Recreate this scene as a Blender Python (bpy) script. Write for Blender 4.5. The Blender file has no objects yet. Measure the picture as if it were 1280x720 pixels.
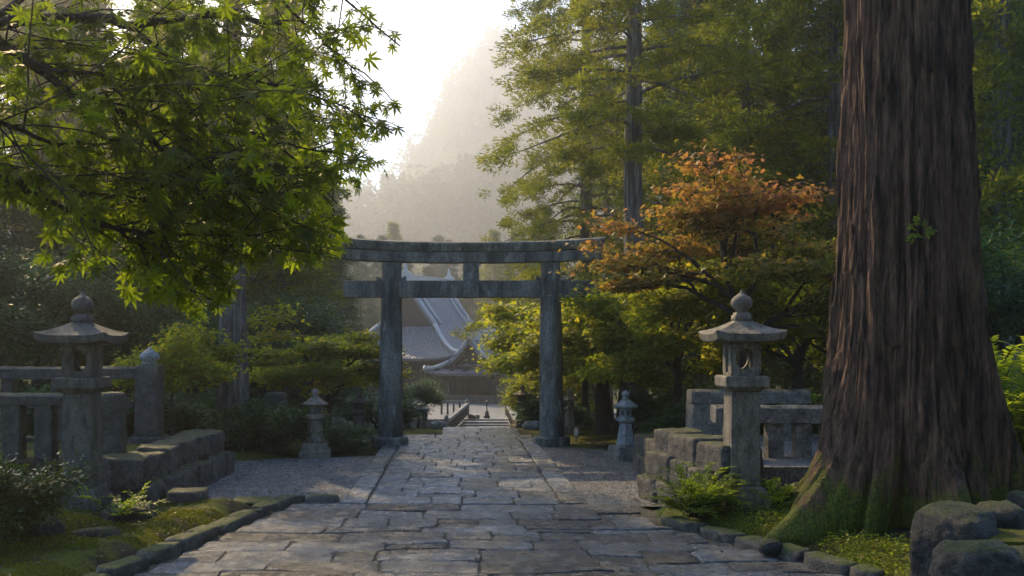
import bpy, bmesh, math, random
import numpy as np
from mathutils import Vector, noise as mnoise

R = math.radians
sc = bpy.context.scene
COL = sc.collection
F, CX, HY, H = 1200.0, 570.0, 430.0, 2.0      # focal length in photo pixels, vanishing point, eye height


def P(px, py, Y):
    return Vector(((px - CX) * Y / F, Y, H - (py - HY) * Y / F))


def XA(px, Y):
    return (px - CX) * Y / F


# ------------------------------------------------------------------ objects
def tag(o, label=None, cat=None, group=None, kind=None):
    if label: o['label'] = label
    if cat: o['category'] = cat
    if group: o['group'] = group
    if kind: o['kind'] = kind
    return o


def empty(name, loc, rz=0, label=None, cat=None, group=None):
    o = bpy.data.objects.new(name, None)
    COL.objects.link(o)
    o.empty_display_size = 0.2
    o.location = loc
    o.rotation_euler = (0, 0, rz)
    return tag(o, label, cat, group)


def link(name, me, parent=None):
    o = bpy.data.objects.new(name, me)
    COL.objects.link(o)
    if parent: o.parent = parent
    return o


def copy_tree(o, parent=None):
    c = o.copy()
    COL.objects.link(c)
    c.parent = parent
    for ch in list(o.children):
        copy_tree(ch, c)
    return c


def np_mesh(name, verts, faces, mat, smooth=False):
    """verts (N,3); faces (M,k) int array"""
    verts = np.asarray(verts, np.float32)
    faces = np.asarray(faces, np.int32)
    me = bpy.data.meshes.new(name)
    m, k = faces.shape
    me.vertices.add(len(verts))
    me.vertices.foreach_set('co', verts.ravel())
    me.loops.add(m * k)
    me.loops.foreach_set('vertex_index', faces.ravel())
    me.polygons.add(m)
    me.polygons.foreach_set('loop_start', np.arange(0, m * k, k, dtype=np.int32))
    me.polygons.foreach_set('loop_total', np.full(m, k, np.int32))
    if smooth:
        me.polygons.foreach_set('use_smooth', np.ones(m, bool))
    me.update(calc_edges=True)
    me.materials.append(mat)
    return me


class MB:
    def __init__(s):
        s.v, s.f = [], []

    def add(s, vs, fs):
        b = len(s.v)
        s.v += [tuple(v) for v in vs]
        s.f += [tuple(i + b for i in f) for f in fs]

    def box(s, x0, x1, y0, y1, z0, z1):
        s.add([(x0, y0, z0), (x1, y0, z0), (x1, y1, z0), (x0, y1, z0),
               (x0, y0, z1), (x1, y0, z1), (x1, y1, z1), (x0, y1, z1)],
              [(3, 2, 1, 0), (4, 5, 6, 7), (0, 1, 5, 4), (1, 2, 6, 5), (2, 3, 7, 6), (3, 0, 4, 7)])

    def tube(s, pts, rad, n=8, cap=True):
        pts = [Vector(p) for p in pts]
        rings = []
        up = Vector((0.13, 0.31, 0.94))
        for i, p in enumerate(pts):
            t = (pts[min(i + 1, len(pts) - 1)] - pts[max(i - 1, 0)])
            if t.length < 1e-6: t = Vector((0, 0, 1))
            t.normalize()
            a = t.cross(up)
            if a.length < 0.05: a = t.cross(Vector((1, 0, 0)))
            a.normalize()
            b = t.cross(a)
            r = rad[i] if hasattr(rad, '__len__') else rad
            rings.append([p + (a * math.cos(2 * math.pi * k / n) + b * math.sin(2 * math.pi * k / n)) * r for k in range(n)])
        s.loft(rings, cap)

    def loft(s, rings, cap=True):
        n = len(rings[0])
        vs = [v for r in rings for v in r]
        fs = []
        for i in range(len(rings) - 1):
            for k in range(n):
                k2 = (k + 1) % n
                fs.append((i * n + k, i * n + k2, (i + 1) * n + k2, (i + 1) * n + k))
        if cap:
            fs.append(tuple(reversed(range(n))))
            fs.append(tuple((len(rings) - 1) * n + k for k in range(n)))
        s.add(vs, fs)

    def build(s, name, mat, parent=None, smooth=False, bevel=0, fix=True, seg=2):
        me = bpy.data.meshes.new(name)
        me.from_pydata(s.v, [], s.f)
        if fix:
            bm = bmesh.new(); bm.from_mesh(me)
            bmesh.ops.recalc_face_normals(bm, faces=bm.faces)
            bm.to_mesh(me); bm.free()
        me.materials.append(mat)
        if smooth:
            for p in me.polygons: p.use_smooth = True
        me.update()
        o = link(name, me, parent)
        if bevel:
            m = o.modifiers.new('bevel', 'BEVEL')
            m.width = bevel; m.segments = seg; m.limit_method = 'ANGLE'; m.angle_limit = R(35)
        return o


# ------------------------------------------------------------------ materials
class NB:
    def __init__(s, mat):
        s.nt = mat.node_tree
        s.nt.nodes.clear()

    def n(s, t, ins=None, **at):
        nd = s.nt.nodes.new(t)
        for k, v in at.items(): setattr(nd, k, v)
        for k, v in (ins or {}).items():
            if isinstance(v, bpy.types.NodeSocket): s.nt.links.new(v, nd.inputs[k])
            else: nd.inputs[k].default_value = v
        return nd

    def math(s, op, a, b=0.0, clamp=False):
        nd = s.n('ShaderNodeMath', {0: a, 1: b}, operation=op)
        nd.use_clamp = clamp
        return nd.outputs[0]

    def noise(s, vec, scale, detail=4, rough=0.55, w=None):
        return s.n('ShaderNodeTexNoise', {'Vector': vec, 'Scale': scale, 'Detail': detail, 'Roughness': rough}).outputs['Fac']

    def ramp(s, fac, stops, interp='LINEAR'):
        nd = s.n('ShaderNodeValToRGB', {'Fac': fac})
        cr = nd.color_ramp
        cr.interpolation = interp
        while len(cr.elements) < len(stops): cr.elements.new(0.5)
        for e, (p, c) in zip(cr.elements, stops):
            e.position = p
            e.color = (*c, 1) if len(c) == 3 else c
        return nd.outputs['Color']

    def mix(s, fac, a, b):
        nd = s.n('ShaderNodeMix', {'Factor': fac}, data_type='RGBA')
        for sock, v in ((nd.inputs[6], a), (nd.inputs[7], b)):
            if isinstance(v, bpy.types.NodeSocket): s.nt.links.new(v, sock)
            else: sock.default_value = (*v, 1)
        return nd.outputs[2]

    def rng(s, v, a, b, c=0.0, d=1.0):
        return s.n('ShaderNodeMapRange', {'Value': v, 'From Min': a, 'From Max': b, 'To Min': c, 'To Max': d}).outputs[0]

    def vec(s, scale=(1, 1, 1), rand=True):
        tc = s.n('ShaderNodeTexCoord')
        v = tc.outputs['Object']
        if rand:
            oi = s.n('ShaderNodeObjectInfo')
            r = s.n('ShaderNodeVectorMath', {0: v}, operation='ADD')
            m = s.math('MULTIPLY', oi.outputs['Random'], 37.0)
            s.nt.links.new(m, r.inputs[1])
            v = r.outputs[0]
        return s.n('ShaderNodeMapping', {'Vector': v, 'Scale': scale}).outputs[0]

    def out(s, sh, vol=None):
        o = s.n('ShaderNodeOutputMaterial')
        if sh is not None: s.nt.links.new(sh, o.inputs['Surface'])
        if vol is not None: s.nt.links.new(vol, o.inputs['Volume'])


def new_mat(name):
    m = bpy.data.materials.new(name)
    m.use_nodes = True
    return m, NB(m)


def stone_mat(name, dark, light, rough=(0.6, 0.9), moss=0.0, streak=1.0, bump=0.35, scale=1.0, lichen=0.35, mosscol=(0.045, 0.065, 0.012), island=0.0, cr=(0.3, 0.72)):
    m, b = new_mat(name)
    v = b.vec((scale, scale, scale / streak))
    vv = b.vec((scale, scale, scale))
    n1 = b.noise(v, 2.3, 6, 0.62)
    n2 = b.noise(vv, 26, 5, 0.7)
    n3 = b.noise(v, 7.0, 5, 0.6)
    c = b.ramp(n1, [(cr[0], dark), ((cr[0] + cr[1]) / 2, tuple((a + d) / 2 for a, d in zip(dark, light))), (cr[1], light)])
    if island:
        g = b.n('ShaderNodeNewGeometry')
        k = b.rng(g.outputs['Random Per Island'], 0, 1, 1 - island, 1 + island)
        c = b.n('ShaderNodeVectorMath', {0: c, 'Scale': k}, operation='SCALE').outputs[0]
        k2 = b.math('FRACT', b.math('MULTIPLY', g.outputs['Random Per Island'], 7.31))
        hue = b.mix(k2, (0.93, 0.99, 1.05), (1.06, 1.0, 0.93))
        c = b.n('ShaderNodeVectorMath', {0: c, 1: hue}, operation='MULTIPLY').outputs[0]
    sp = b.math('MULTIPLY', b.rng(n2, 0.36, 0.66, 0.5, 1.35), b.rng(b.noise(v, 4.1, 6, 0.7), 0.36, 0.52, 0.5, 1.08))
    c = b.n('ShaderNodeVectorMath', {0: c, 'Scale': sp}, operation='SCALE').outputs[0]
    lf = b.rng(n3, 0.58, 0.68, 0, lichen)
    c = b.mix(lf, c, tuple(min(0.5, x * 1.55 + 0.03) for x in light))
    geo = b.n('ShaderNodeNewGeometry')
    nz = b.n('ShaderNodeSeparateXYZ', {0: geo.outputs['Normal']}).outputs['Z']
    if moss > 0:
        mf = b.math('ADD', b.math('MULTIPLY', nz, 0.45), b.math('MULTIPLY', b.noise(vv, 4.2, 5, 0.65), 1.0))
        mf = b.rng(mf, 1.02 - moss * 0.5, 1.14 - moss * 0.5)
        mc = b.mix(b.rng(n2, 0.35, 0.65), tuple(x * 0.55 for x in mosscol), tuple(x * 1.5 for x in mosscol))
        c = b.mix(mf, c, mc)
    ro = b.rng(n3, 0.35, 0.65, rough[0], rough[1])
    h = b.math('ADD', b.math('MULTIPLY', n2, 0.7), b.math('MULTIPLY', n3, 1.0))
    bp = b.n('ShaderNodeBump', {'Strength': min(1, bump * 1.5), 'Distance': 0.04, 'Height': h}).outputs[0]
    p = b.n('ShaderNodeBsdfPrincipled', {'Base Color': c, 'Roughness': ro, 'Normal': bp, 'Specular IOR Level': 0.4})
    b.out(p.outputs[0])
    return m


def leaf_mat(name, cols, trans=0.45, tint=(1.5, 1.75, 0.5), rough=0.5, nscale=0.6, spec=0.3, zr=None):
    m, b = new_mat(name)
    geo = b.n('ShaderNodeNewGeometry')
    oi = b.n('ShaderNodeObjectInfo')
    v = b.vec()
    f = b.math('ADD', b.math('MULTIPLY', geo.outputs['Random Per Island'], 0.5),
               b.math('ADD', b.math('MULTIPLY', b.rng(b.noise(v, nscale, 3), 0.3, 0.7), 0.4),
                      b.math('MULTIPLY', oi.outputs['Random'], 0.1)))
    if zr:      # the upper, exposed sprays have turned first
        z = b.n('ShaderNodeSeparateXYZ', {0: b.n('ShaderNodeTexCoord').outputs['Object']}).outputs['Z']
        f = b.math('ADD', b.math('MULTIPLY', f, 0.6), b.rng(z, zr[0], zr[1], -0.05, 0.40))
    k = len(cols) - 1
    c = b.ramp(f, [(0.08 + 0.84 * i / k, col) for i, col in enumerate(cols)])
    p = b.n('ShaderNodeBsdfPrincipled', {'Base Color': c, 'Roughness': rough, 'Specular IOR Level': spec})
    tc = b.n('ShaderNodeVectorMath', {0: c, 1: tint}, operation='MULTIPLY').outputs[0]
    t = b.n('ShaderNodeBsdfTranslucent', {'Color': tc})
    mx = b.n('ShaderNodeMixShader', {0: trans, 1: p.outputs[0], 2: t.outputs[0]})
    b.out(mx.outputs[0])
    return m


def bark_mat(name, dark, light, rough=0.9, vs=0.16, moss=0.0, mosstop=0.0, bump=0.8, scale=1.0, red=None):
    m, b = new_mat(name)
    v = b.vec((scale, scale, vs * scale))
    vv = b.vec()
    n1 = b.noise(v, 9, 6, 0.65)
    n2 = b.noise(v, 34, 4, 0.6)
    n0 = b.noise(b.vec((1, 1, 0.3)), 1.6, 4, 0.6)
    c = b.ramp(n1, [(0.38, dark), (0.5, tuple(0.45 * x for x in light)), (0.66, light)])
    if red:
        c = b.mix(b.rng(n0, 0.52, 0.64, 0, 0.7), c, b.ramp(n1, [(0.3, tuple(x * 0.45 for x in red)), (0.7, red)]))
    c = b.n('ShaderNodeVectorMath', {0: c, 'Scale': b.rng(n2, 0.3, 0.7, 0.55, 1.35)}, operation='SCALE').outputs[0]
    if moss:
        z = b.n('ShaderNodeSeparateXYZ', {0: b.n('ShaderNodeTexCoord').outputs['Object']}).outputs['Z']
        mf = b.math('ADD', b.rng(z, 0.0, mosstop, 0.40, -0.35), b.math('ADD', b.math('MULTIPLY', b.noise(vv, 2.3, 6, 0.75), 0.65), b.math('MULTIPLY', b.noise(b.vec((1, 1, 0.3)), 11, 6, 0.75), 0.62)))
        mf = b.rng(mf, 1.0 - moss * 0.4, 1.12 - moss * 0.4)
        c = b.mix(mf, c, b.ramp(b.noise(vv, 40, 3), [(0.3, (0.025, 0.035, 0.006)), (0.7, (0.15, 0.165, 0.014))]))
    h = b.math('ADD', n1, b.math('MULTIPLY', n2, 0.5))
    bp = b.n('ShaderNodeBump', {'Strength': bump, 'Distance': 0.04, 'Height': h}).outputs[0]
    p = b.n('ShaderNodeBsdfPrincipled', {'Base Color': c, 'Roughness': rough, 'Normal': bp, 'Specular IOR Level': 0.25})
    b.out(p.outputs[0])
    return m


def plain_mat(name, c1, c2, rough=0.7, scale=6, bump=0.2, stretch=(1, 1, 1), metal=0.0):
    m, b = new_mat(name)
    v = b.vec(stretch)
    n1 = b.noise(v, scale, 5, 0.6)
    c = b.ramp(n1, [(0.3, c1), (0.7, c2)])
    bp = b.n('ShaderNodeBump', {'Strength': bump, 'Distance': 0.02, 'Height': n1}).outputs[0]
    p = b.n('ShaderNodeBsdfPrincipled', {'Base Color': c, 'Roughness': rough, 'Normal': bp, 'Metallic': metal})
    b.out(p.outputs[0])
    return m


M_torii = stone_mat('torii_stone', (0.038, 0.045, 0.044), (0.26, 0.27, 0.24), (0.55, 0.85), 0.0, 3.5, 0.35, 1.2, 0.4, cr=(0.35, 0.72))
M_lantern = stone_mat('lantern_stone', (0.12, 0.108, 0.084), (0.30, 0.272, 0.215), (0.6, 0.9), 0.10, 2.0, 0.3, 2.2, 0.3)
M_pale = stone_mat('pale_granite', (0.17, 0.195, 0.20), (0.34, 0.37, 0.37), (0.6, 0.85), 0.10, 1.0, 0.25, 4.0, 0.3)
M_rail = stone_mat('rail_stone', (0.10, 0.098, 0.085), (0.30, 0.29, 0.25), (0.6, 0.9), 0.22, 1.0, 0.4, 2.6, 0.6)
M_rail_dark = stone_mat('shaded_rail_stone', (0.03, 0.031, 0.028), (0.10, 0.10, 0.09), (0.6, 0.9), 0.3, 1.0, 0.4, 2.6, 0.35, (0.06, 0.07, 0.01))  # darker copy of the rail stone: the left side's shade is in the colour
M_wall = stone_mat('wall_stone', (0.04, 0.04, 0.037), (0.165, 0.157, 0.142), (0.5, 0.9), 0.36, 1.0, 0.6, 2.4, 0.5)
M_boulder = stone_mat('boulder_stone', (0.013, 0.015, 0.015), (0.085, 0.087, 0.08), (0.4, 0.8), 0.42, 1.0, 0.9, 3.4, 0.6)
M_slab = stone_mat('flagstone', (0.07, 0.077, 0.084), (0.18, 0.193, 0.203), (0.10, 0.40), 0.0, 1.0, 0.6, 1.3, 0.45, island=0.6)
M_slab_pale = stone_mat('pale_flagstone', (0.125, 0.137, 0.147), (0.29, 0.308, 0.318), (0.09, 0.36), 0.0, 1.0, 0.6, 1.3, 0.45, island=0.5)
M_kerb = stone_mat('kerb_stone', (0.06, 0.06, 0.052), (0.17, 0.165, 0.14), (0.6, 0.9), 0.42, 1.0, 0.6, 2.4, 0.3, (0.06, 0.085, 0.012))
M_bed = plain_mat('path_joint_soil', (0.03, 0.032, 0.02), (0.085, 0.08, 0.06), 0.95, 9, 0.6)
M_bark_cedar = bark_mat('cedar_bark', (0.055, 0.052, 0.052), (0.25, 0.235, 0.225), 0.9, 0.12)
M_bark_big = bark_mat('old_cedar_bark', (0.015, 0.010, 0.007), (0.19, 0.112, 0.068), 0.85, 0.14, 0.52, 2.0, 1.0, 1.3, (0.17, 0.095, 0.065))
M_bark_dark = bark_mat('maple_bark', (0.018, 0.016, 0.014), (0.06, 0.05, 0.042), 0.85, 0.3)
M_wood_dark = plain_mat('dark_temple_wood', (0.010, 0.009, 0.009), (0.035, 0.03, 0.027), 0.75, 5, 0.2, (1, 1, 0.2))
M_rooftile = stone_mat('roof_tile', (0.09, 0.105, 0.12), (0.21, 0.24, 0.27), (0.28, 0.45), 0.0, 1.0, 0.2, 2.0, 0.1)
M_ridge = plain_mat('ridge_tile', (0.30, 0.32, 0.33), (0.50, 0.52, 0.53), 0.5, 8, 0.2)
M_bronze = plain_mat('dark_bronze', (0.03, 0.036, 0.036), (0.08, 0.09, 0.085), 0.5, 8, 0.2, metal=0.4)
M_white = plain_mat('white_paint', (0.62, 0.62, 0.62), (0.8, 0.8, 0.8), 0.6, 8, 0.1)

M_leaf_maple = leaf_mat('green_maple_leaf', [(0.035, 0.05, 0.005), (0.06, 0.08, 0.006), (0.10, 0.115, 0.008)], 0.62, (3.3, 3.5, 0.55), 0.5, 0.9, 0.22)
M_leaf_red = leaf_mat('autumn_maple_leaf', [(0.07, 0.11, 0.016), (0.12, 0.135, 0.02), (0.22, 0.165, 0.03), (0.28, 0.15, 0.055), (0.26, 0.125, 0.09), (0.21, 0.10, 0.085)], 0.52, (2.2, 2.0, 1.2), 0.5, 0.75, 0.3, (2.2, 6.3))
M_leaf_yel = leaf_mat('yellow_green_leaf', [(0.065, 0.115, 0.014), (0.13, 0.17, 0.016), (0.22, 0.20, 0.02)], 0.58, (4.0, 3.5, 0.7), 0.5, 0.5)
M_leaf_deep = leaf_mat('deep_green_leaf', [(0.032, 0.075, 0.036), (0.06, 0.115, 0.05), (0.09, 0.15, 0.055)], 0.35, (1.4, 1.8, 0.6), 0.42, 0.7, 0.45)
M_leaf_cedar = leaf_mat('cedar_needles', [(0.025, 0.045, 0.012), (0.05, 0.075, 0.014), (0.10, 0.11, 0.016)], 0.55, (5.0, 4.1, 0.8), 0.6, 0.35, 0.2)
M_leaf_fir = leaf_mat('dark_conifer_needles', [(0.02, 0.048, 0.024), (0.036, 0.07, 0.028), (0.06, 0.095, 0.03)], 0.3, (1.5, 1.7, 0.6), 0.6, 0.35, 0.2)
M_leaf_bush = leaf_mat('bright_bush_leaf', [(0.09, 0.14, 0.012), (0.16, 0.22, 0.016), (0.25, 0.29, 0.022)], 0.5, (2.8, 2.7, 0.5), 0.45, 1.5, 0.35)
M_leaf_gloss = leaf_mat('glossy_bush_leaf', [(0.028, 0.05, 0.010), (0.05, 0.08, 0.012), (0.085, 0.11, 0.016)], 0.3, (1.6, 1.7, 0.5), 0.28, 1.5, 0.5)
M_forest = leaf_mat('far_forest_leaf', [(0.03, 0.05, 0.014), (0.05, 0.075, 0.018), (0.085, 0.10, 0.022)], 0.35, (1.7, 1.7, 0.6), 0.6, 0.08, 0.2)
M_litter = leaf_mat('fallen_leaf', [(0.05, 0.03, 0.016), (0.09, 0.06, 0.02), (0.12, 0.10, 0.03), (0.06, 0.08, 0.02)], 0.2, (1.3, 1.2, 0.6), 0.6, 1.5)
M_moss = leaf_mat('moss_blade', [(0.08, 0.10, 0.006), (0.14, 0.155, 0.008), (0.22, 0.22, 0.012)], 0.3, (1.5, 1.5, 0.5), 0.7, 1.5, 0.2)


def ground_mat():
    m, b = new_mat('forest_floor')
    v = b.vec(rand=False)
    n1 = b.noise(v, 0.9, 6, 0.65)
    n2 = b.noise(v, 30, 4, 0.7)
    n3 = b.noise(v, 5, 5, 0.6)
    soil = b.ramp(n3, [(0.3, (0.018, 0.015, 0.012)), (0.7, (0.06, 0.048, 0.034))])
    moss = b.ramp(n2, [(0.3, (0.03, 0.04, 0.006)), (0.7, (0.14, 0.155, 0.012))])
    f = b.rng(b.math('ADD', n1, b.math('MULTIPLY', n3, 0.35)), 0.60, 0.70)
    c = b.mix(f, soil, moss)
    h = b.math('ADD', b.math('MULTIPLY', n2, 0.6), n3)
    bp = b.n('ShaderNodeBump', {'Strength': 0.9, 'Distance': 0.04, 'Height': h}).outputs[0]
    p = b.n('ShaderNodeBsdfPrincipled', {'Base Color': c, 'Roughness': 0.95, 'Normal': bp, 'Specular IOR Level': 0.2})
    b.out(p.outputs[0])
    return m


def gravel_mat():
    m, b = new_mat('gravel_sheet')
    v = b.vec(rand=False)
    vo = b.n('ShaderNodeTexVoronoi', {'Vector': v, 'Scale': 42.0})
    n1 = b.noise(v, 1.4, 4)
    cv = b.n('ShaderNodeSeparateColor', {0: vo.outputs['Color']}).outputs[0]
    c = b.ramp(cv, [(0.0, (0.075, 0.078, 0.08)), (0.6, (0.15, 0.155, 0.155)), (1.0, (0.26, 0.26, 0.25))])
    c = b.mix(b.rng(n1, 0.5, 0.7, 0, 0.55), c, (0.07, 0.06, 0.05))
    bp = b.n('ShaderNodeBump', {'Strength': 0.9, 'Distance': 0.02, 'Height': vo.outputs['Distance']})
    bp.invert = True
    p = b.n('ShaderNodeBsdfPrincipled', {'Base Color': c, 'Roughness': 0.75, 'Normal': bp.outputs[0]})
    b.out(p.outputs[0])
    return m


M_ground, M_gravel = ground_mat(), gravel_mat()
M_pebble = stone_mat('pebble', (0.10, 0.105, 0.105), (0.27, 0.27, 0.26), (0.5, 0.8), 0.0, 1.0, 0.1, 3.0, 0.1, island=0.5)


# ------------------------------------------------------------------ ground
def sstep(a, b, x):
    t = np.clip((x - a) / (b - a), 0, 1)
    return t * t * (3 - 2 * t)


def vnoise(x, y, s, seed=0):
    """cheap smooth value field"""
    out = 0
    for i, (a, ph) in enumerate(((1.0, 0.3), (1.9, 1.7), (3.7, 4.1))):
        out = out + (np.sin(x * s * a + ph + seed + 1.3 * np.sin(y * s * a * 0.7 + seed)) *
                     np.cos(y * s * a * 1.1 - ph * 2 + seed + np.sin(x * s * a * 0.8))) / a
    return out / 2


def kerb_left(y):   # x of the path's left edge
    return np.interp(y, [0, 7, 8.3, 11.4, 12.6, 13], [-4.2, -3.15, -2.9, -2.28, -2.0, -1.9])


def kerb_right(y):
    return np.interp(y, [0, 7, 8.4, 9.2, 10.7, 12, 13], [4.3, 3.85, 3.4, 3.05, 2.32, 2.25, 2.2])


def gz(x, y):
    x = np.asarray(x, float); y = np.asarray(y, float)
    z = -0.08 + 0 * x
    near = 1 - sstep(11.7, 12.3, y)
    ml = sstep(0.12, 0.6, kerb_left(y) - x) * near
    mr = sstep(0.12, 0.7, x - kerb_right(y)) * (1 - sstep(11.6, 12.3, y))
    z = z + ml * (0.17 + 0.06 * vnoise(x, y, 2.1) + 0.10 * sstep(1.0, 2.5, kerb_left(y) - x))
    z = z + mr * (0.19 + 0.05 * vnoise(x, y, 2.1, 2) + 0.10 * sstep(0.6, 2.0, x - kerb_right(y)))
    side = sstep(16.2, 17.2, y) * (sstep(2.6, 4.2, np.abs(x - 0.1)))
    z = z + side * (0.12 + 0.10 * vnoise(x, y, 0.9, 3))
    z = z + sstep(12.3, 16, y) * sstep(6.5, 10, np.abs(x)) * 0.35
    z = z - sstep(22.6, 42, y) * 2.7 * (1 - sstep(14, 30, np.abs(x - 1)) * 0.6)
    z = z + sstep(14, 40, np.abs(x - 1)) * 6.0 * sstep(10, 40, y)
    return z


def grid_coords(lo, hi, fine, far_lo, far_hi, g=1.22):
    a = list(np.arange(lo, hi + 1e-6, fine))
    s, x = fine, hi
    while x < far_hi:
        s *= g; x += s; a.append(x)
    s, x = fine, lo
    while x > far_lo:
        s *= g; x -= s; a.insert(0, x)
    return np.array(a)


def height_grid(name, xs, ys, fn, mat, smooth=True):
    X, Y = np.meshgrid(xs, ys)
    Z = fn(X, Y)
    v = np.stack([X.ravel(), Y.ravel(), Z.ravel()], 1)
    nx, ny = len(xs), len(ys)
    i = np.arange(nx * ny).reshape(ny, nx)
    f = np.stack([i[:-1, :-1].ravel(), i[:-1, 1:].ravel(), i[1:, 1:].ravel(), i[1:, :-1].ravel()], 1)
    return link(name, np_mesh(name, v, f, mat, smooth))


xs = grid_coords(-8, 8, 0.14, -300, 300)
ys = grid_coords(5, 24, 0.14, -40, 560)
g = height_grid('ground', xs, ys, gz, M_ground)
tag(g, kind='structure')


# hills beyond the temple
def hill_a(x, y):
    return 13 * np.exp(-((x + 22) / 26) ** 2) * sstep(82, 112, y) + 16 * sstep(-2, 40, x) * sstep(90, 118, y) - 3.5 + 1.0 * vnoise(x, y, 0.12)


def hill_b(x, y):
    return (27 + 0.22 * np.clip(x + 12, -10, 80)) * sstep(122, 156, y) - 6 + 2.0 * vnoise(x, y, 0.09, 5)


def hill_c(x, y):
    return (43 + 1.7 * np.clip(x + 10, -30, 17)) * sstep(165, 215, y) - 8 + 3.0 * vnoise(x, y, 0.06, 8)


HS = 2.3


def far(fn):
    return lambda x, y: 2 + (fn(np.asarray(x) / HS, np.asarray(y) / HS) - 2) * HS


hills = [(far(hill_a), 80 * HS, 125 * HS, 3.0 * HS), (far(hill_b), 122 * HS, 165 * HS, 4.0 * HS), (far(hill_c), 165 * HS, 235 * HS, 6.0 * HS)]
for fn, y0, y1, st in hills:
    h = height_grid('hill', np.arange(-290, 291, st), np.arange(y0, y1 + 0.1, st), fn, M_ground)
    tag(h, kind='structure')

# ------------------------------------------------------------------ leaves
rng = np.random.default_rng(11)


def unit(v):
    return v / np.maximum(np.linalg.norm(v, axis=-1, keepdims=True), 1e-9)


def kites(c, d, nrm, ln, wd, mid=0.42):
    """kite-shaped leaf per row: base c, direction d, face normal about nrm"""
    d = unit(d)
    s = unit(np.cross(d, nrm))
    ln = np.broadcast_to(np.asarray(ln, float).reshape(-1, 1), (len(c), 1))
    wd = np.broadcast_to(np.asarray(wd, float).reshape(-1, 1), (len(c), 1))
    v = np.stack([c, c + d * ln * mid + s * wd * 0.5, c + d * ln, c + d * ln * mid - s * wd * 0.5], 1)
    f = np.arange(len(c) * 4).reshape(-1, 4)
    return v.reshape(-1, 3), f


def palm_leaves(c, d, nrm, size, lobes=7, r=rng):
    """palmate leaf per row with narrow pointed lobes that share the centre, tips drooping"""
    n = len(c)
    d = unit(d)
    nrm = unit(nrm - d * np.sum(nrm * d, 1, keepdims=True))
    s = np.cross(d, nrm)
    size = np.asarray(size, float).reshape(-1, 1)
    angs = np.linspace(-2.25, 2.25, lobes)
    lens = 1 - 0.5 * (np.abs(angs) / 2.25) ** 1.6
    vs = [c]
    for k in range(lobes + 1):           # notches
        a = -2.7 + (5.4) * k / lobes
        rr = 0.20
        vs.append(c + (d * math.cos(a) + s * math.sin(a)) * size * rr)
    droop = r.uniform(0.05, 0.22, (n, 1))
    for k in range(lobes):
        a = angs[k]
        L = lens[k]
        t = c + (d * math.cos(a) + s * math.sin(a)) * size * L - nrm * size * droop * L
        vs.append(t)
        for sg in (-1, 1):
            a2 = a + sg * 0.17 / (0.55 * L + 0.25)
            vs.append(c + (d * math.cos(a2) + s * math.sin(a2)) * size * L * 0.52 - nrm * size * droop * L * 0.3)
    nv = len(vs)
    V = np.stack(vs, 1).reshape(-1, 3)
    fs = []
    for k in range(lobes):
        n0, n1 = 1 + k, 2 + k
        t = lobes + 2 + 3 * k
        a, bq = t + 1, t + 2
        fs.append((0, n0, a, t))
        fs.append((0, t, bq, n1))
    f = np.array(fs)
    Fa = (f[None] + (np.arange(n) * nv)[:, None, None]).reshape(-1, 4)
    return V, Fa


def merge(parts):
    vs, fs, b = [], [], 0
    for v, f in parts:
        vs.append(v); fs.append(f + b); b += len(v)
    return np.concatenate(vs), np.concatenate(fs)


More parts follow.
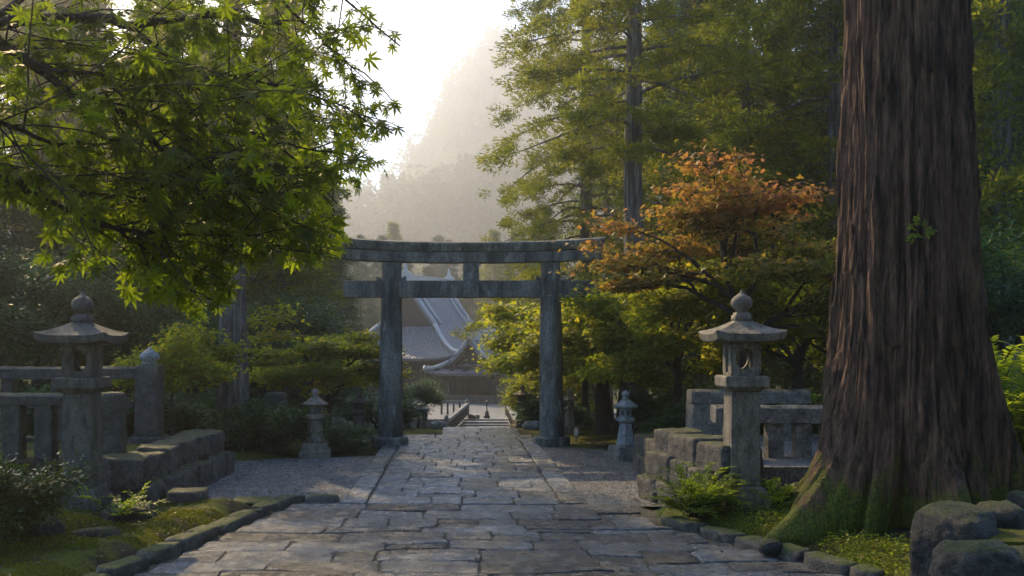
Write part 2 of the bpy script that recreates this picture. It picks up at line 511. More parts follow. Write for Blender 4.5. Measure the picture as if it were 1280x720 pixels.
# ------------------------------------------------------------------ trees
def cedar_meshes(seed, height, start, rad, r0, nb=90, clumps=9, per=26, leaf=(0.16, 0.05), mat=None, droop=0.25, spread=0.30, top_pow=0.8, stubs=True):
    r = np.random.default_rng(seed)
    mb = MB()
    zs = np.linspace(-0.3, height, 14)
    rr = [r0 * (1 - 0.9 * max(0, z) / height) * (1 + 0.75 * math.exp(-max(z, 0) / 0.5)) + 0.01 for z in zs]
    wob = r.normal(0, 0.02, (14, 2)) * np.linspace(0, 2, 14)[:, None]
    mb.tube([(wob[i][0], wob[i][1], z) for i, z in enumerate(zs)], rr, 14)
    C, D = [], []
    for k in range(nb):
        t = (k + r.uniform(0, 1)) / nb
        z = start + (height - start) * t ** 1.05
        a = k * 2.4 + r.uniform(-0.5, 0.5)
        L = rad * (1 - ((z - start) / (height - start)) ** 1.3) ** top_pow * r.uniform(0.55, 1.12) + 0.25
        if z < start + 1.2: L *= r.uniform(0.5, 1.0)
        u = np.array([math.cos(a), math.sin(a), 0.0])
        lift = r.uniform(-0.1, 0.25)
        p = [np.array([0, 0, z]) + u * L * s + np.array([0, 0, L * (lift * s - droop * s * s * 1.3 + 0.12 * s ** 4)]) for s in np.linspace(0, 1, 6)]
        mb.tube(p, list(np.linspace(0.012 + L * 0.011, 0.006, 6)), 5, False)
        side = np.array([-u[1], u[0], 0])
        for q in range(clumps):
            s = r.uniform(0.28, 1.0) if q else 1.0
            i = s * 5; i0 = min(int(i), 4)
            b0 = p[i0] + (p[i0 + 1] - p[i0]) * (i - i0)
            off = side * r.normal(0, 0.30) * L * (1.15 - s * 0.75) + u * r.uniform(-0.1, 0.1)
            cc = b0 + off + np.array([0, 0, r.normal(-0.06, 0.08)])
            m = int(per * r.uniform(0.6, 1.4))
            sp = spread * r.uniform(0.6, 1.3)
            q3 = r.normal(0, 1, (m, 3)) * np.array([sp, sp, sp * 0.62]) * 0.55
            C.append(cc + q3)
            D.append(unit(q3) * 0.8 + u * 0.7 + np.array([0, 0, 0.15]) + r.normal(0, 0.35, (m, 3)))
    if stubs:
        for k in range(10):
            z = start * r.uniform(0.35, 1.0); a = r.uniform(0, 6.28); L = r.uniform(0.3, 1.2)
            mb.tube([(0, 0, z), (math.cos(a) * L, math.sin(a) * L, z - 0.1 * L)], [0.025, 0.008], 5, False)
    C = np.concatenate(C); D = np.concatenate(D)
    n = r.normal(0, 1, C.shape) + np.array([0, 0, 0.6])
    v, f = kites(C, D, n, leaf[0] * r.uniform(0.6, 1.3, len(C)), leaf[1] * r.uniform(0.7, 1.3, len(C)), 0.4)
    return mb, (v, f)


def plant_tree(name, trunk_mb, crown, bark, leaf, loc, rz, label, cat, group=None):
    root = empty(name, loc, rz, label, cat, group)
    trunk_mb.build('trunk', bark, root, smooth=True, fix=False)
    link('crown', np_mesh('crown', crown[0], crown[1], leaf), root)
    return root


def grow_skeleton(r, mb, p, d, L, rad, lvl, maxl, tips, flat=0.5, grav=0.0, nch=(2, 4), shrink=0.72, wig=0.25, sides=6):
    pts = [np.array(p, float)]
    dd = np.array(d, float)
    n = 5
    for i in range(n):
        dd = unit(dd + r.normal(0, wig / n * 2, 3) + np.array([0, 0, -grav / n]))
        pts.append(pts[-1] + dd * L / n)
    rr = list(np.linspace(rad, rad * 0.62, n + 1))
    mb.tube(pts, rr, sides if lvl < 2 else 4, False)
    if lvl >= maxl - 1:
        tips.extend([(q, dd.copy()) for q in pts[1:]])
    if lvl == maxl:
        return
    k = r.integers(nch[0], nch[1] + 1)
    for j in range(k):
        s = 1.0 if j == 0 else r.uniform(0.45, 1.0)
        q = pts[min(n, int(s * n))]
        ax = unit(r.normal(0, 1, 3))
        nd = unit(dd + np.cross(dd, ax) * r.uniform(0.5, 1.0) + r.normal(0, 0.1, 3))
        if lvl >= 1: nd[2] = nd[2] * flat + 0.06
        nd = unit(nd)
        grow_skeleton(r, mb, q, nd, L * shrink * r.uniform(0.8, 1.2), rad * 0.6, lvl + 1, maxl, tips, flat, grav, nch, shrink, wig, sides)


def broadleaf(seed, trunk_h, rad, limb, maxl=4, per=14, leaf=(0.07, 0.06), pad=(0.16, 0.05), flat=0.35, grav=0.0, nch=(2, 4), shrink=0.72,
              lobed=3, lean=(0, 0), nlimb=4, updir=0.8, droop=0.35, radl=0.55, aim=None):
    r = np.random.default_rng(seed)
    mb = MB()
    top = np.array([lean[0], lean[1], trunk_h])
    mb.tube([(0, 0, -0.2), (0, 0, 0.05), top * 0.35 + r.normal(0, 0.03, 3), top * 0.7 + r.normal(0, 0.03, 3), top], [rad * 1.6, rad * 1.25, rad, rad * 0.9, rad * 0.75], 9, False)
    tips = []
    for k in range(nlimb):
        a = 6.283 * k / nlimb + r.uniform(-0.4, 0.4)
        d = unit(np.array([math.cos(a), math.sin(a), updir * r.uniform(0.6, 1.4)]))
        if aim is not None and k < len(aim): d = unit(np.array(aim[k], float))
        z = top * r.uniform(0.72, 1.0) if k else top
        grow_skeleton(r, mb, z, d, limb * r.uniform(0.8, 1.15), rad * radl, 0, maxl, tips, flat, grav, nch, shrink)
    C = np.array([t[0] for t in tips]); D = np.array([t[1] for t in tips])
    C = np.repeat(C, per, 0); D = np.repeat(D, per, 0)
    off = r.normal(0, 1, C.shape) * np.array([pad[0], pad[0], pad[1]])
    C = C + off
    d = D * 0.5 + off / pad[0] * 0.5 + r.normal(0, 0.45, C.shape)
    d[:, 2] = d[:, 2] * 0.5 - droop * r.uniform(0.2, 1, len(C))
    n = np.array([0, 0, 1.0]) + r.normal(0, 0.45, C.shape)
    sz = r.uniform(0.65, 1.25, len(C))
    if lobed == 1:
        return mb, kites(C, d, n, leaf[0] * sz, leaf[1] * sz)
    d = unit(d); s = unit(np.cross(d, n))
    parts = []
    if lobed >= 5:
        return mb, palm_leaves(C, d, n, leaf[0] * 0.75 * sz, 5, r)
    vs = []
    # three-lobed leaf as one island: centre plus 3 lobes
    up = np.cross(s, d)
    for a, l in ((-0.95, 0.8), (0.0, 1.0), (0.95, 0.8)):
        dl = d * math.cos(a) + s * math.sin(a)
        sl = -d * math.sin(a) + s * math.cos(a)
        LL = (leaf[0] * sz * l)[:, None]; W = (leaf[1] * sz * 0.3 * l)[:, None]
        vs += [C + dl * LL * 0.45 - sl * W - up * LL * 0.04, C + dl * LL - up * LL * 0.15, C + dl * LL * 0.45 + sl * W - up * LL * 0.04]
    V = np.stack([C] + vs, 1).reshape(-1, 3)
    f = np.array([(0, 1, 2, 3), (0, 4, 5, 6), (0, 7, 8, 9)])
    Fa = (f[None] + (np.arange(len(C)) * 10)[:, None, None]).reshape(-1, 4)
    return mb, (V, Fa)


def spray_bush(seed, n_stems, L, leaflet=(0.055, 0.018), arch=0.5, spacing=0.022, up=0.9, branch=3, stemr=0.006):
    """arching stems that carry pinnate pairs of narrow leaflets"""
    r = np.random.default_rng(seed)
    mb = MB()
    C, D, N = [], [], []
    for k in range(n_stems):
        a = r.uniform(0, 6.283)
        d = unit(np.array([math.cos(a) * r.uniform(0.2, 1), math.sin(a) * r.uniform(0.2, 1), up * r.uniform(0.5, 1.2)]))
        p = np.array([r.normal(0, 0.08 * L), r.normal(0, 0.08 * L), 0])
        ln = L * r.uniform(0.55, 1.1)
        pts = [p]
        m = 10
        for i in range(m):
            d = unit(d + np.array([0, 0, -arch / m * (0.4 + i / m * 1.6)]))
            pts.append(pts[-1] + d * ln / m)
        mb.tube(pts, list(np.linspace(stemr, stemr * 0.3, m + 1)), 4, False)
        for bidx in range(branch + 1):
            if bidx == 0:
                q, dd, l2 = pts[4], unit(pts[-1] - pts[4]), ln * 0.62
                path = pts[4:]
            else:
                i = r.integers(3, m)
                ax = unit(np.cross(pts[i] - pts[i - 1], [0, 0, 1]))
                dd = unit(unit(pts[i] - pts[i - 1]) * 0.6 + ax * r.choice([-1, 1]) * r.uniform(0.5, 1) + np.array([0, 0, r.uniform(-0.1, 0.4)]))
                l2 = ln * r.uniform(0.25, 0.42)
                path = [pts[i]]
                for j in range(6):
                    dd = unit(dd + np.array([0, 0, -arch * 0.12]))
                    path.append(path[-1] + dd * l2 / 6)
                mb.tube(path, list(np.linspace(stemr * 0.5, stemr * 0.2, len(path))), 3, False)
            path = np.array(path)
            seg = np.linalg.norm(np.diff(path, axis=0), axis=1)
            tot = seg.sum()
            for t in np.arange(0.08 * tot, tot, spacing):
                c = np.cumsum(np.concatenate([[0], seg])); i = min(np.searchsorted(c, t) - 1, len(seg) - 1); i = max(i, 0)
                q = path[i] + (path[i + 1] - path[i]) * (t - c[i]) / max(seg[i], 1e-6)
                dr = unit(path[i + 1] - path[i])
                sd = unit(np.cross(dr, [0, 0, 1.0]))
                for sg in (-1, 1):
                    C.append(q); D.append(dr * 0.65 + sd * sg + r.normal(0, 0.18, 3) + np.array([0, 0, -0.1]))
                    N.append(np.cross(sd, dr) + r.normal(0, 0.25, 3))
    C = np.array(C); D = np.array(D); N = np.array(N)
    sz = r.uniform(0.7, 1.25, len(C))
    return mb, kites(C, D, N, leaflet[0] * sz, leaflet[1] * sz, 0.45)


# ---- conifer prototypes
def gzz(x, y): return float(gz(x, y))


cedL = cedar_meshes(1, 16, 4.6, 2.5, 0.30, nb=110, clumps=11, per=55, leaf=(0.12, 0.03), spread=0.24)
plant_tree('cedar_tree', *cedL, M_bark_cedar, M_leaf_cedar, (XA(291, 18.6), 18.6, 0), 0.4,
           'tall cedar with straight grey trunk beside the green maple left of the torii', 'tree')
cedR1 = cedar_meshes(2, 21, 4.0, 3.9, 0.27, nb=120, clumps=14, per=80, leaf=(0.13, 0.036), droop=0.4, spread=0.20)
plant_tree('cedar_tree', *cedR1, M_bark_cedar, M_leaf_cedar, (XA(732, 31), 31, gzz(XA(732, 31), 31)), 1.1,
           'tall sunlit cedar with slim trunk just right of the torii, nearest the misty gap', 'tree')
cedR2 = cedar_meshes(3, 20, 6.2, 3.0, 0.27, nb=105, clumps=13, per=80, leaf=(0.12, 0.034), spread=0.19)
plant_tree('cedar_tree', *cedR2, M_bark_cedar, M_leaf_cedar, (XA(792, 22), 22, gzz(XA(792, 22), 22)), 2.0,
           'tall cedar with bare grey trunk rising behind the small pale lantern on the right', 'tree')
# forest copies of three further prototypes
protoA = cedar_meshes(4, 19, 2.6, 3.2, 0.28, nb=110, clumps=11, per=46, leaf=(0.19, 0.06), spread=0.30)
protoB = cedar_meshes(5, 18, 3.6, 2.9, 0.26, nb=100, clumps=11, per=46, leaf=(0.19, 0.06), droop=0.4, spread=0.30)
protoC = cedar_meshes(6, 17, 1.2, 3.6, 0.26, nb=120, clumps=11, per=46, leaf=(0.2, 0.065), droop=0.3, spread=0.34)
spots_left = [(350, 30, 1, 0.8), (205, 26, 1, 0.78), (110, 33, 0, 0.82), (20, 29, 1, 0.8), (-70, 25, 0, 0.75), (250, 41, 2, 0.9), (150, 46, 2, 1.0),
              (50, 44, 0, 0.95), (375, 44, 2, 0.85), (315, 52, 0, 1.0), (395, 62, 2, 0.75), (328, 36, 2, 0.85), (268, 30, 2, 0.72), (85, 27, 2, 0.75), (175, 37, 2, 0.85), (412, 54, 0, 0.75), (-60, 40, 2, 0.95), (430, 84, 2, 0.55), (-160, 30, 1, 0.8), (225, 58, 2, 1.1)]
spots_right = [(880, 34, 2, 1.0), (930, 29, 1, 1.0), (1043, 26, 1, 1.05), (985, 38, 0, 1.0), (1105, 33, 2, 1.0), (1252, 21, 1, 1.0), (1185, 28, 0, 1.0),
               (1235, 38, 2, 1.1), (835, 44, 0, 1.05), (1330, 28, 2, 1.0), (1040, 46, 2, 1.2), (760, 50, 0, 1.0), (680, 62, 2, 0.8), (1150, 50, 2, 1.2), (930, 52, 2, 1.2), (640, 80, 2, 0.6)]
protos = {}


def forest(spots, label, group):
    for i, (px, Y, k, s) in enumerate(spots):
        x = XA(px, Y)
        loc = (x, Y, gzz(x, Y) - 0.1)
        if k not in protos:
            mats = (M_leaf_fir, M_leaf_cedar, M_leaf_fir)[k]
            o = plant_tree('conifer_tree', *(protoA, protoB, protoC)[k], M_bark_cedar, mats, loc, i * 1.3, label, 'tree', group)
            protos[k] = o
        else:
            o = copy_tree(protos[k])
            o.location = loc
            o.rotation_euler.z = i * 1.7
            o['label'] = label; o['group'] = group
        o.scale = (s, s, s)


forest(spots_left, 'shaded conifer with dark trunk in the misty wood left of the torii', 'conifers of the wood on the left')
forest(spots_right, 'tall dark conifer in the wood behind the autumn maple and the big trunk', 'conifers of the wood on the right')

forest([(452, 96, 0, 0.80), (478, 104, 2, 0.95), (505, 112, 0, 0.86), (535, 106, 2, 0.78), (562, 118, 0, 0.92), (590, 110, 2, 0.9), (618, 100, 1, 0.92), (425, 92, 2, 0.85), (648, 96, 2, 0.95), (548, 132, 2, 1.15), (492, 128, 1, 1.15)],
       'hazy conifer rising behind the temple roofs in the misty gap', 'conifers behind the temple')
behind = [(-3.5, -14, 0, 1.2), (6, -10, 2, 1.3), (11, -5, 0, 1.2), (14, 4, 2, 1.2), (1, -21, 2, 1.4)]  # out of view, added to block sky light on the faces towards the camera
for i, (x, y, k, s_) in enumerate(behind):
    o = copy_tree(protos[k])
    o.location = (x, y, gzz(x, y) - 0.1); o.rotation_euler.z = i * 2.3; o.scale = (s_, s_, s_)
    o['label'] = 'unseen tall conifer added around the viewer to darken the light from behind'; o['group'] = 'unseen conifers added around the viewer'
# ---- broadleaf trees
red = broadleaf(21, 2.5, 0.10, 0.95, 4, 5, (0.085, 0.075), (0.19, 0.028), 0.27, 0.02, (2, 4), 0.74, 3, (-0.1, 0), 6, 0.75, 0.3, 0.55,
                aim=[(-0.85, -0.2, 0.42), (-0.25, 0.3, 1.0), (0.5, -0.3, 0.75), (1, 0.3, 0.5), (-0.9, 0.5, 0.75), (0.35, -0.8, 0.6)])
plant_tree('maple_tree', *red, M_bark_dark, M_leaf_red, (XA(930, 15.8), 15.8, 0.2), 0,
           'spreading maple with red and orange autumn leaves behind the right stone lantern', 'tree').scale = (0.92, 0.9, 1.0)
gm = broadleaf(22, 1.5, 0.20, 0.98, 4, 8, (0.09, 0.08), (0.20, 0.045), 0.36, 0.05, (2, 4), 0.74, 3, (-0.15, -0.1), 6, 0.7, 0.35, 0.5)
plant_tree('maple_tree', *gm, M_bark_dark, M_leaf_yel, (XA(758, 21.9), 21.9, -0.05), 0.3,
           'yellow-green maple with thick dark trunk just behind the right torii pillar', 'tree')
gl = broadleaf(23, 1.25, 0.10, 0.72, 4, 9, (0.085, 0.075), (0.18, 0.04), 0.36, 0.04, (2, 4), 0.74, 3, (0.1, 0), 5, 0.6, 0.35)
plant_tree('maple_tree', *gl, M_bark_dark, M_leaf_yel, (XA(410, 20.8), 20.8, 0.0), 2.4,
           'bushy green maple between the grey cedar trunk and the left torii pillar', 'tree')
tg = broadleaf(24, 1.7, 0.09, 0.98, 4, 8, (0.085, 0.075), (0.20, 0.045), 0.42, 0.03, (2, 4), 0.74, 3, (0.1, 0), 5, 0.9, 0.35)
o = plant_tree('maple_tree', *tg, M_bark_dark, M_leaf_yel, (XA(995, 17.5), 17.5, 0.2), 0.8,
               'green and yellow maple with forked dark trunk between the right lantern and big trunk', 'tree')
for px, Y, s, rz, lab in ((850, 19.0, 1.05, 2.0, 'leafy yellow-green maple standing behind the right stone wall and small lantern'),
                          (690, 30, 0.75, 4.0, 'small golden maple beside the temple roof seen between the torii pillars'),
                          (1090, 20.5, 1.2, 5.0, 'green maple half hidden behind the left edge of the big cedar trunk'),
                          (735, 25.0, 1.1, 3.2, 'yellow-green maple further back, seen between right pillar and cedar trunks')):
    c = copy_tree(o)
    c.location = (XA(px, Y), Y, gzz(XA(px, Y), Y)); c.rotation_euler.z = rz; c.scale = (s, s, s)
    c['label'] = lab
sap = broadleaf(25, 1.35, 0.03, 0.5, 3, 13, (0.08, 0.07), (0.17, 0.06), 0.45, 0.05, (2, 4), 0.75, 3, (0.1, 0), 5, 0.8, 0.35)
plant_tree('sapling', *sap, M_bark_dark, M_leaf_yel, (XA(214, 17.2), 17.2, 0.1), 0.4,
           'thin-stemmed green sapling between the finial post and the grey cedar trunk', 'tree')
dk = broadleaf(26, 1.4, 0.10, 1.05, 4, 12, (0.09, 0.05), (0.2, 0.11), 0.6, 0.0, (2, 4), 0.74, 1, (0.1, 0), 5, 0.9, 0.3)
o = plant_tree('broadleaf_tree', *dk, M_bark_dark, M_leaf_deep, (XA(40, 21), 21, 0.3), 0.4,
               'dark broadleaf tree with crooked trunk behind the left lantern', 'tree', None)
for px, Y, s, rz, lab in ((-60, 18.5, 1.1, 1.0, 'dark broadleaf tree at the left edge behind the stone fence'),
                          (135, 24, 1.15, 2.0, 'dark broadleaf tree behind the lantern finial, deeper in the wood'),
                          (215, 22, 0.85, 3.1, 'low dark broadleaf tree left of the grey cedar trunk'),
                          (524, 29, 0.5, 4.5, 'small blue-green tree standing before the temple, right of the left pillar'),
                          (405, 34, 1.1, 5.1, 'blue-green tree behind the left end of the torii crossbeam'),
                          (330, 25, 1.0, 0.4, 'dark leafy tree just right of the grey cedar trunk'),
                          (1265, 17, 1.05, 2.6, 'dark broadleaf tree at the right edge behind the bright shrub')):
    c = copy_tree(o)
    c.location = (XA(px, Y), Y, gzz(XA(px, Y), Y)); c.rotation_euler.z = rz; c.scale = (s, s, s)
    c['label'] = lab

# ---- shrubs
sh = broadleaf(31, 0.12, 0.03, 0.36, 3, 13, (0.10, 0.04), (0.10, 0.08), 0.7, 0.05, (2, 4), 0.75, 1, (0, 0), 6, 0.8, 0.2)
o = plant_tree('shrub', *sh, M_bark_dark, M_leaf_deep, (XA(345, 17.6), 17.6, 0.05), 0, 'dense dark green shrub around the short stone post', 'shrub')
shrubs = [(318, 17.9, 0.8, 'leafy dark shrub at the right foot of the grey cedar trunk'),
          (425, 18.2, 0.6, 'low green shrub between the small pale lantern and the left pillar'),
          (245, 20.5, 1.0, 'green shrub left of the grey cedar trunk behind the stone wall'),
          (205, 18.5, 1.0, 'dark shrub behind the finial post of the left fence'),
          (130, 18.2, 1.1, 'dark shrub behind the left stone lantern shaft'),
          (50, 17.5, 1.2, 'dark shrub behind the stone fence at the left edge'),
          (860, 17.8, 0.8, 'dark shrub behind the corner post of the right fence'),
          (905, 18.2, 1.0, 'dark green shrub behind the right lantern shaft'),
          (960, 19.0, 1.1, 'dark green shrub behind the right stone fence'),
          (1020, 18.0, 1.1, 'dark green shrub beside the left flank of the big trunk'),
          (470, 24.5, 0.9, 'dark shrub behind the mossy lantern left of the torii'),
          (690, 24.5, 0.9, 'dark shrub behind the foot of the right torii pillar'),
          (840, 21.5, 1.0, 'shrub behind the small pale lantern at the gravel edge'),
          (1290, 14.5, 1.2, 'dark shrub low behind the roots at the right edge')]
for i, (px, Y, s, lab) in enumerate(shrubs):
    c = copy_tree(o)
    c.location = (XA(px, Y), Y, gzz(XA(px, Y), Y) + 0.02); c.rotation_euler.z = i * 1.9; c.scale = (s * 1.25, s * 1.25, s)
    c['label'] = lab
fb = spray_bush(41, 75, 0.62, (0.05, 0.017), 0.75, 0.02, 1.0, 4)
plant_tree('fern_bush', *fb, M_bark_dark, M_leaf_bush, (XA(872, 10.75), 10.75, 0.06), 0, 'bright feathery green bush at the foot of the right lantern by the path', 'shrub')
fb2 = spray_bush(42, 22, 0.42, (0.06, 0.022), 0.6, 0.024, 0.9, 3)
plant_tree('fern_plant', *fb2, M_bark_dark, M_leaf_bush, (XA(972, 10.9), 10.9, 0.12), 0, 'small pale green plant between right lantern plinth and the root', 'plant')
fb3 = spray_bush(43, 90, 1.95, (0.10, 0.032), 0.6, 0.036, 1.3, 6, 0.012)
plant_tree('leafy_shrub', *fb3, M_bark_dark, M_leaf_bush, (XA(1285, 11.6), 11.6, 0.25), 0, 'sunlit yellow-green shrub with feathery leaves right of the big trunk', 'shrub')
lb = broadleaf(44, 0.15, 0.03, 0.42, 3, 10, (0.085, 0.032), (0.09, 0.07), 0.8, 0.05, (2, 4), 0.78, 1, (0, 0), 7, 0.9, 0.2)
plant_tree('glossy_bush', *lb, M_bark_dark, M_leaf_gloss, (XA(2, 9.2), 9.2, 0.05), 0, 'dark glossy bush in the lower left corner beside the lantern', 'shrub').scale = (0.72, 0.8, 0.86)
ls = spray_bush(45, 14, 0.5, (0.06, 0.024), 0.5, 0.03, 0.7, 2)
plant_tree('seedling', *ls, M_bark_dark, M_leaf_bush, (XA(150, 10.3), 10.3, 0.1), 0, 'thin leafy seedling in front of the left lantern plinth', 'plant')

# ---- foreground maple (trunk just outside the left edge)
def fg_maple():
    r = np.random.default_rng(77)
    base = np.array([-3.3, 3.5, 0.0])
    root = empty('maple_tree', base, 0, 'overhanging green maple with hanging star-shaped leaves filling the upper left', 'tree')
    mb = MB()
    A = lambda px, py, Y: np.array(P(px, py, Y)) - base
    fork = np.array([0.1, 0.05, 2.3])
    mb.tube([(0, 0, -0.3), (0, 0, 0.1), (-0.04, 0.03, 0.9), (0.03, 0.02, 1.7), fork], [0.26, 0.19, 0.15, 0.14, 0.12], 12, False)
    mains = [
        ([fork, A(-120, 70, 3.6), A(-30, 36, 3.7), A(30, 26, 3.8), A(125, 22, 3.9), A(165, 32, 4.0), A(260, 20, 4.4), A(350, 30, 4.9)], 0.034),
        ([fork, A(-120, 60, 3.5), A(-40, 28, 3.5), A(0, 50, 3.6), A(45, 85, 3.6), A(90, 115, 3.7), A(135, 130, 3.8), A(170, 155, 3.9), A(200, 185, 4.0), A(235, 205, 4.1), A(290, 225, 4.3), A(340, 245, 4.5)], 0.024),
        ([A(45, 85, 3.6), A(100, 92, 3.8), A(185, 80, 4.1), A(280, 95, 4.6), A(400, 120, 5.2), A(455, 150, 5.5)], 0.013),
        ([fork, A(-150, 230, 3.6), A(-60, 205, 3.6), A(0, 208, 3.7), A(50, 220, 3.8), A(130, 245, 4.0), A(165, 245, 4.1), A(195, 225, 4.3), A(205, 190, 4.5)], 0.015),
        ([A(-100, 212, 3.6), A(-40, 205, 3.5), A(0, 218, 3.5), A(50, 245, 3.6), A(110, 275, 3.7), A(175, 288, 3.8), A(265, 295, 4.0)], 0.019),
        ([A(120, 278, 3.7), A(150, 290, 3.75), A(195, 325, 3.9), A(225, 350, 4.0), A(262, 372, 4.1)], 0.009),
        ([A(165, 32, 4.0), A(230, 90, 4.4), A(290, 150, 4.7), A(370, 200, 5.1), A(420, 255, 5.3)], 0.011),
        ([A(235, 205, 4.1), A(255, 245, 4.2), A(300, 290, 4.3), A(355, 310, 4.5), A(410, 300, 4.7)], 0.009),
        ([A(-30, 36, 3.7), A(100, -40, 4.2), A(260, -60, 4.8), A(400, -20, 5.4), A(500, 60, 5.8)], 0.016),
        ([A(300, -50, 4.9), A(380, 30, 5.2), A(440, 80, 5.5), A(490, 125, 5.7)], 0.010),
        ([A(-60, 120, 3.3), A(0, 150, 3.4), A(60, 175, 3.6), A(140, 180, 3.8), A(220, 160, 4.0)], 0.012),
        ([A(200, 185, 4.0), A(270, 190, 4.4), A(340, 180, 4.8), A(400, 190, 5.1), A(450, 195, 5.3)], 0.009),
    ]
    dense = []
    for pts, rad in mains:
        pts = [np.array(p) for p in pts]
        # Catmull-Rom
        q = []
        ext = [2 * pts[0] - pts[1]] + pts + [2 * pts[-1] - pts[-2]]
        for i in range(1, len(ext) - 2):
            for t in np.linspace(0, 1, 5)[:-1]:
                p0, p1, p2, p3 = ext[i - 1:i + 3]
                q.append(0.5 * ((2 * p1) + (p2 - p0) * t + (2 * p0 - 5 * p1 + 4 * p2 - p3) * t * t + (3 * p1 - p0 - 3 * p2 + p3) * t ** 3))
        q.append(pts[-1])
        q = np.array(q) + r.normal(0, 0.006, (len(q), 3))
        mb.tube(q, list(np.linspace(rad, rad * 0.3, len(q))), 7, False)
        dense.append(q)
    poly = [(-60, -60), (470, -60), (455, 5), (520, 50), (525, 90), (495, 118), (505, 165), (440, 175), (485, 205), (470, 228), (412, 240), (430, 285), (436, 322), (405, 332),
            (345, 325), (296, 345), (296, 388), (245, 398), (205, 372), (170, 372), (150, 345), (55, 345), (55, 300), (85, 280), (20, 262), (-60, 240)]

    def inside(x, y):
        c = False
        j = len(poly) - 1
        for i in range(len(poly)):
            xi, yi = poly[i]; xj, yj = poly[j]
            if (yi > y) != (yj > y) and x < (xj - xi) * (y - yi) / (yj - yi) + xi: c = not c
            j = i
        return c

    def ok(p):
        w = p + base
        if w[1] < 2.2: return False
        return inside(w[0] * F / w[1] + CX, HY - (w[2] - H) * F / w[1])

    C, D, N, S = [], [], [], []
    pool = np.concatenate([d[max(0, len(d) // 6):] for d in dense])
    for k in range(235):
        p = pool[r.integers(len(pool))].copy()
        d = unit(np.array([r.uniform(-0.25, 1.0), r.uniform(-0.35, 1.1), r.uniform(-0.75, 0.6)]))
        L = r.uniform(0.3, 1.0)
        pts = [p]
        for i in range(6):
            d = unit(d + r.normal(0, 0.12, 3) + np.array([0.02, 0, -0.06]))
            pts.append(pts[-1] + d * L / 6)
        if not ok(pts[3]): continue
        e = 6
        while e > 3 and not ok(pts[e]): e -= 1
        pts = pts[:e + 1]
        mb.tube(pts, list(np.linspace(0.0045, 0.0018, len(pts))), 4, False)
        for i in range(1, len(pts)):
            for tw in range(2):
                td = unit(d * 0.6 + r.normal(0, 0.7, 3) * np.array([1, 1, 0.5]) + np.array([0, 0, -0.15]))
                tl = r.uniform(0.05, 0.2)
                tp = pts[i] + td * tl
                if not ok(tp): continue
                mb.tube([pts[i], tp], [0.0018, 0.001], 3, False)
                for q in range(r.integers(1, 4)):
                    c = pts[i] + td * tl * r.uniform(0.3, 1.05)
                    ld = unit(td * 0.8 + r.normal(0, 0.5, 3) + np.array([0, 0, -0.5]))
                    C.append(c); D.append(ld)
                    N.append(np.array([0, -0.3, 1.0]) * r.uniform(0.5, 1) + r.normal(0, 0.42, 3))
                    S.append(r.uniform(0.036, 0.08))
    print('fg leaves', len(C))
    C = np.array(C); D = np.array(D); N = np.array(N)
    v, f = palm_leaves(C + D * 0.02, D, N, np.array(S), 7, r)
    mb.build('trunk', M_bark_dark, root, True, fix=False)
    link('crown', np_mesh('crown', v, f, M_leaf_maple), root)


fg_maple()


# ---- far woods on the hills: one mass
def far_wood():
    r = np.random.default_rng(5)
    C, D, S = [], [], []
    for (fn, y0, y1, st), cnt, hgt in zip(hills, (460, 520, 560), (15.0, 19.0, 24.0)):
        ymid = (y0 + y1) / 2
        for k in range(cnt):
            y = r.uniform(y0 + 2, y1 - 2)
            px = r.uniform(330, 800)
            x = XA(px, y)
            z = float(fn(np.array(x), np.array(y)))
            h = hgt * r.uniform(0.6, 1.15)
            con = r.uniform() < 0.6
            m = 300
            t = r.uniform(0.08, 1, m) ** (0.8 if con else 1)
            if con: rad = h * 0.24 * (1 - t) ** 0.8 + 0.2
            else: rad = h * 0.36 * np.sqrt(np.clip(1 - (2 * t - 0.95) ** 2, 0.02, 1))
            a = r.uniform(0, 6.283, m)
            lump = 1 + 0.35 * np.sin(a * 3 + k + t * 9)
            rr = rad * np.sqrt(r.uniform(0.35, 1, m)) * lump
            c = np.stack([x + np.cos(a) * rr, y + np.sin(a) * rr, z + t * h], 1)
            C.append(c)
            D.append(np.stack([np.cos(a), np.sin(a), r.uniform(-0.3, 0.8, m)], 1) + r.normal(0, 0.4, (m, 3)))
            S.append(np.full(m, ymid / 185.0) * r.uniform(0.6, 1.2, m))
    C = np.concatenate(C); D = np.concatenate(D); S = np.concatenate(S)
    v, f = kites(C, D, r.normal(0, 1, C.shape), S * 0.95, S * 0.62)
    o = link('hillside_forest', np_mesh('hillside_forest', v, f, M_forest))
    tag(o, 'hazy golden wood covering the misty hills behind the temple', 'forest', None, 'stuff')


far_wood()


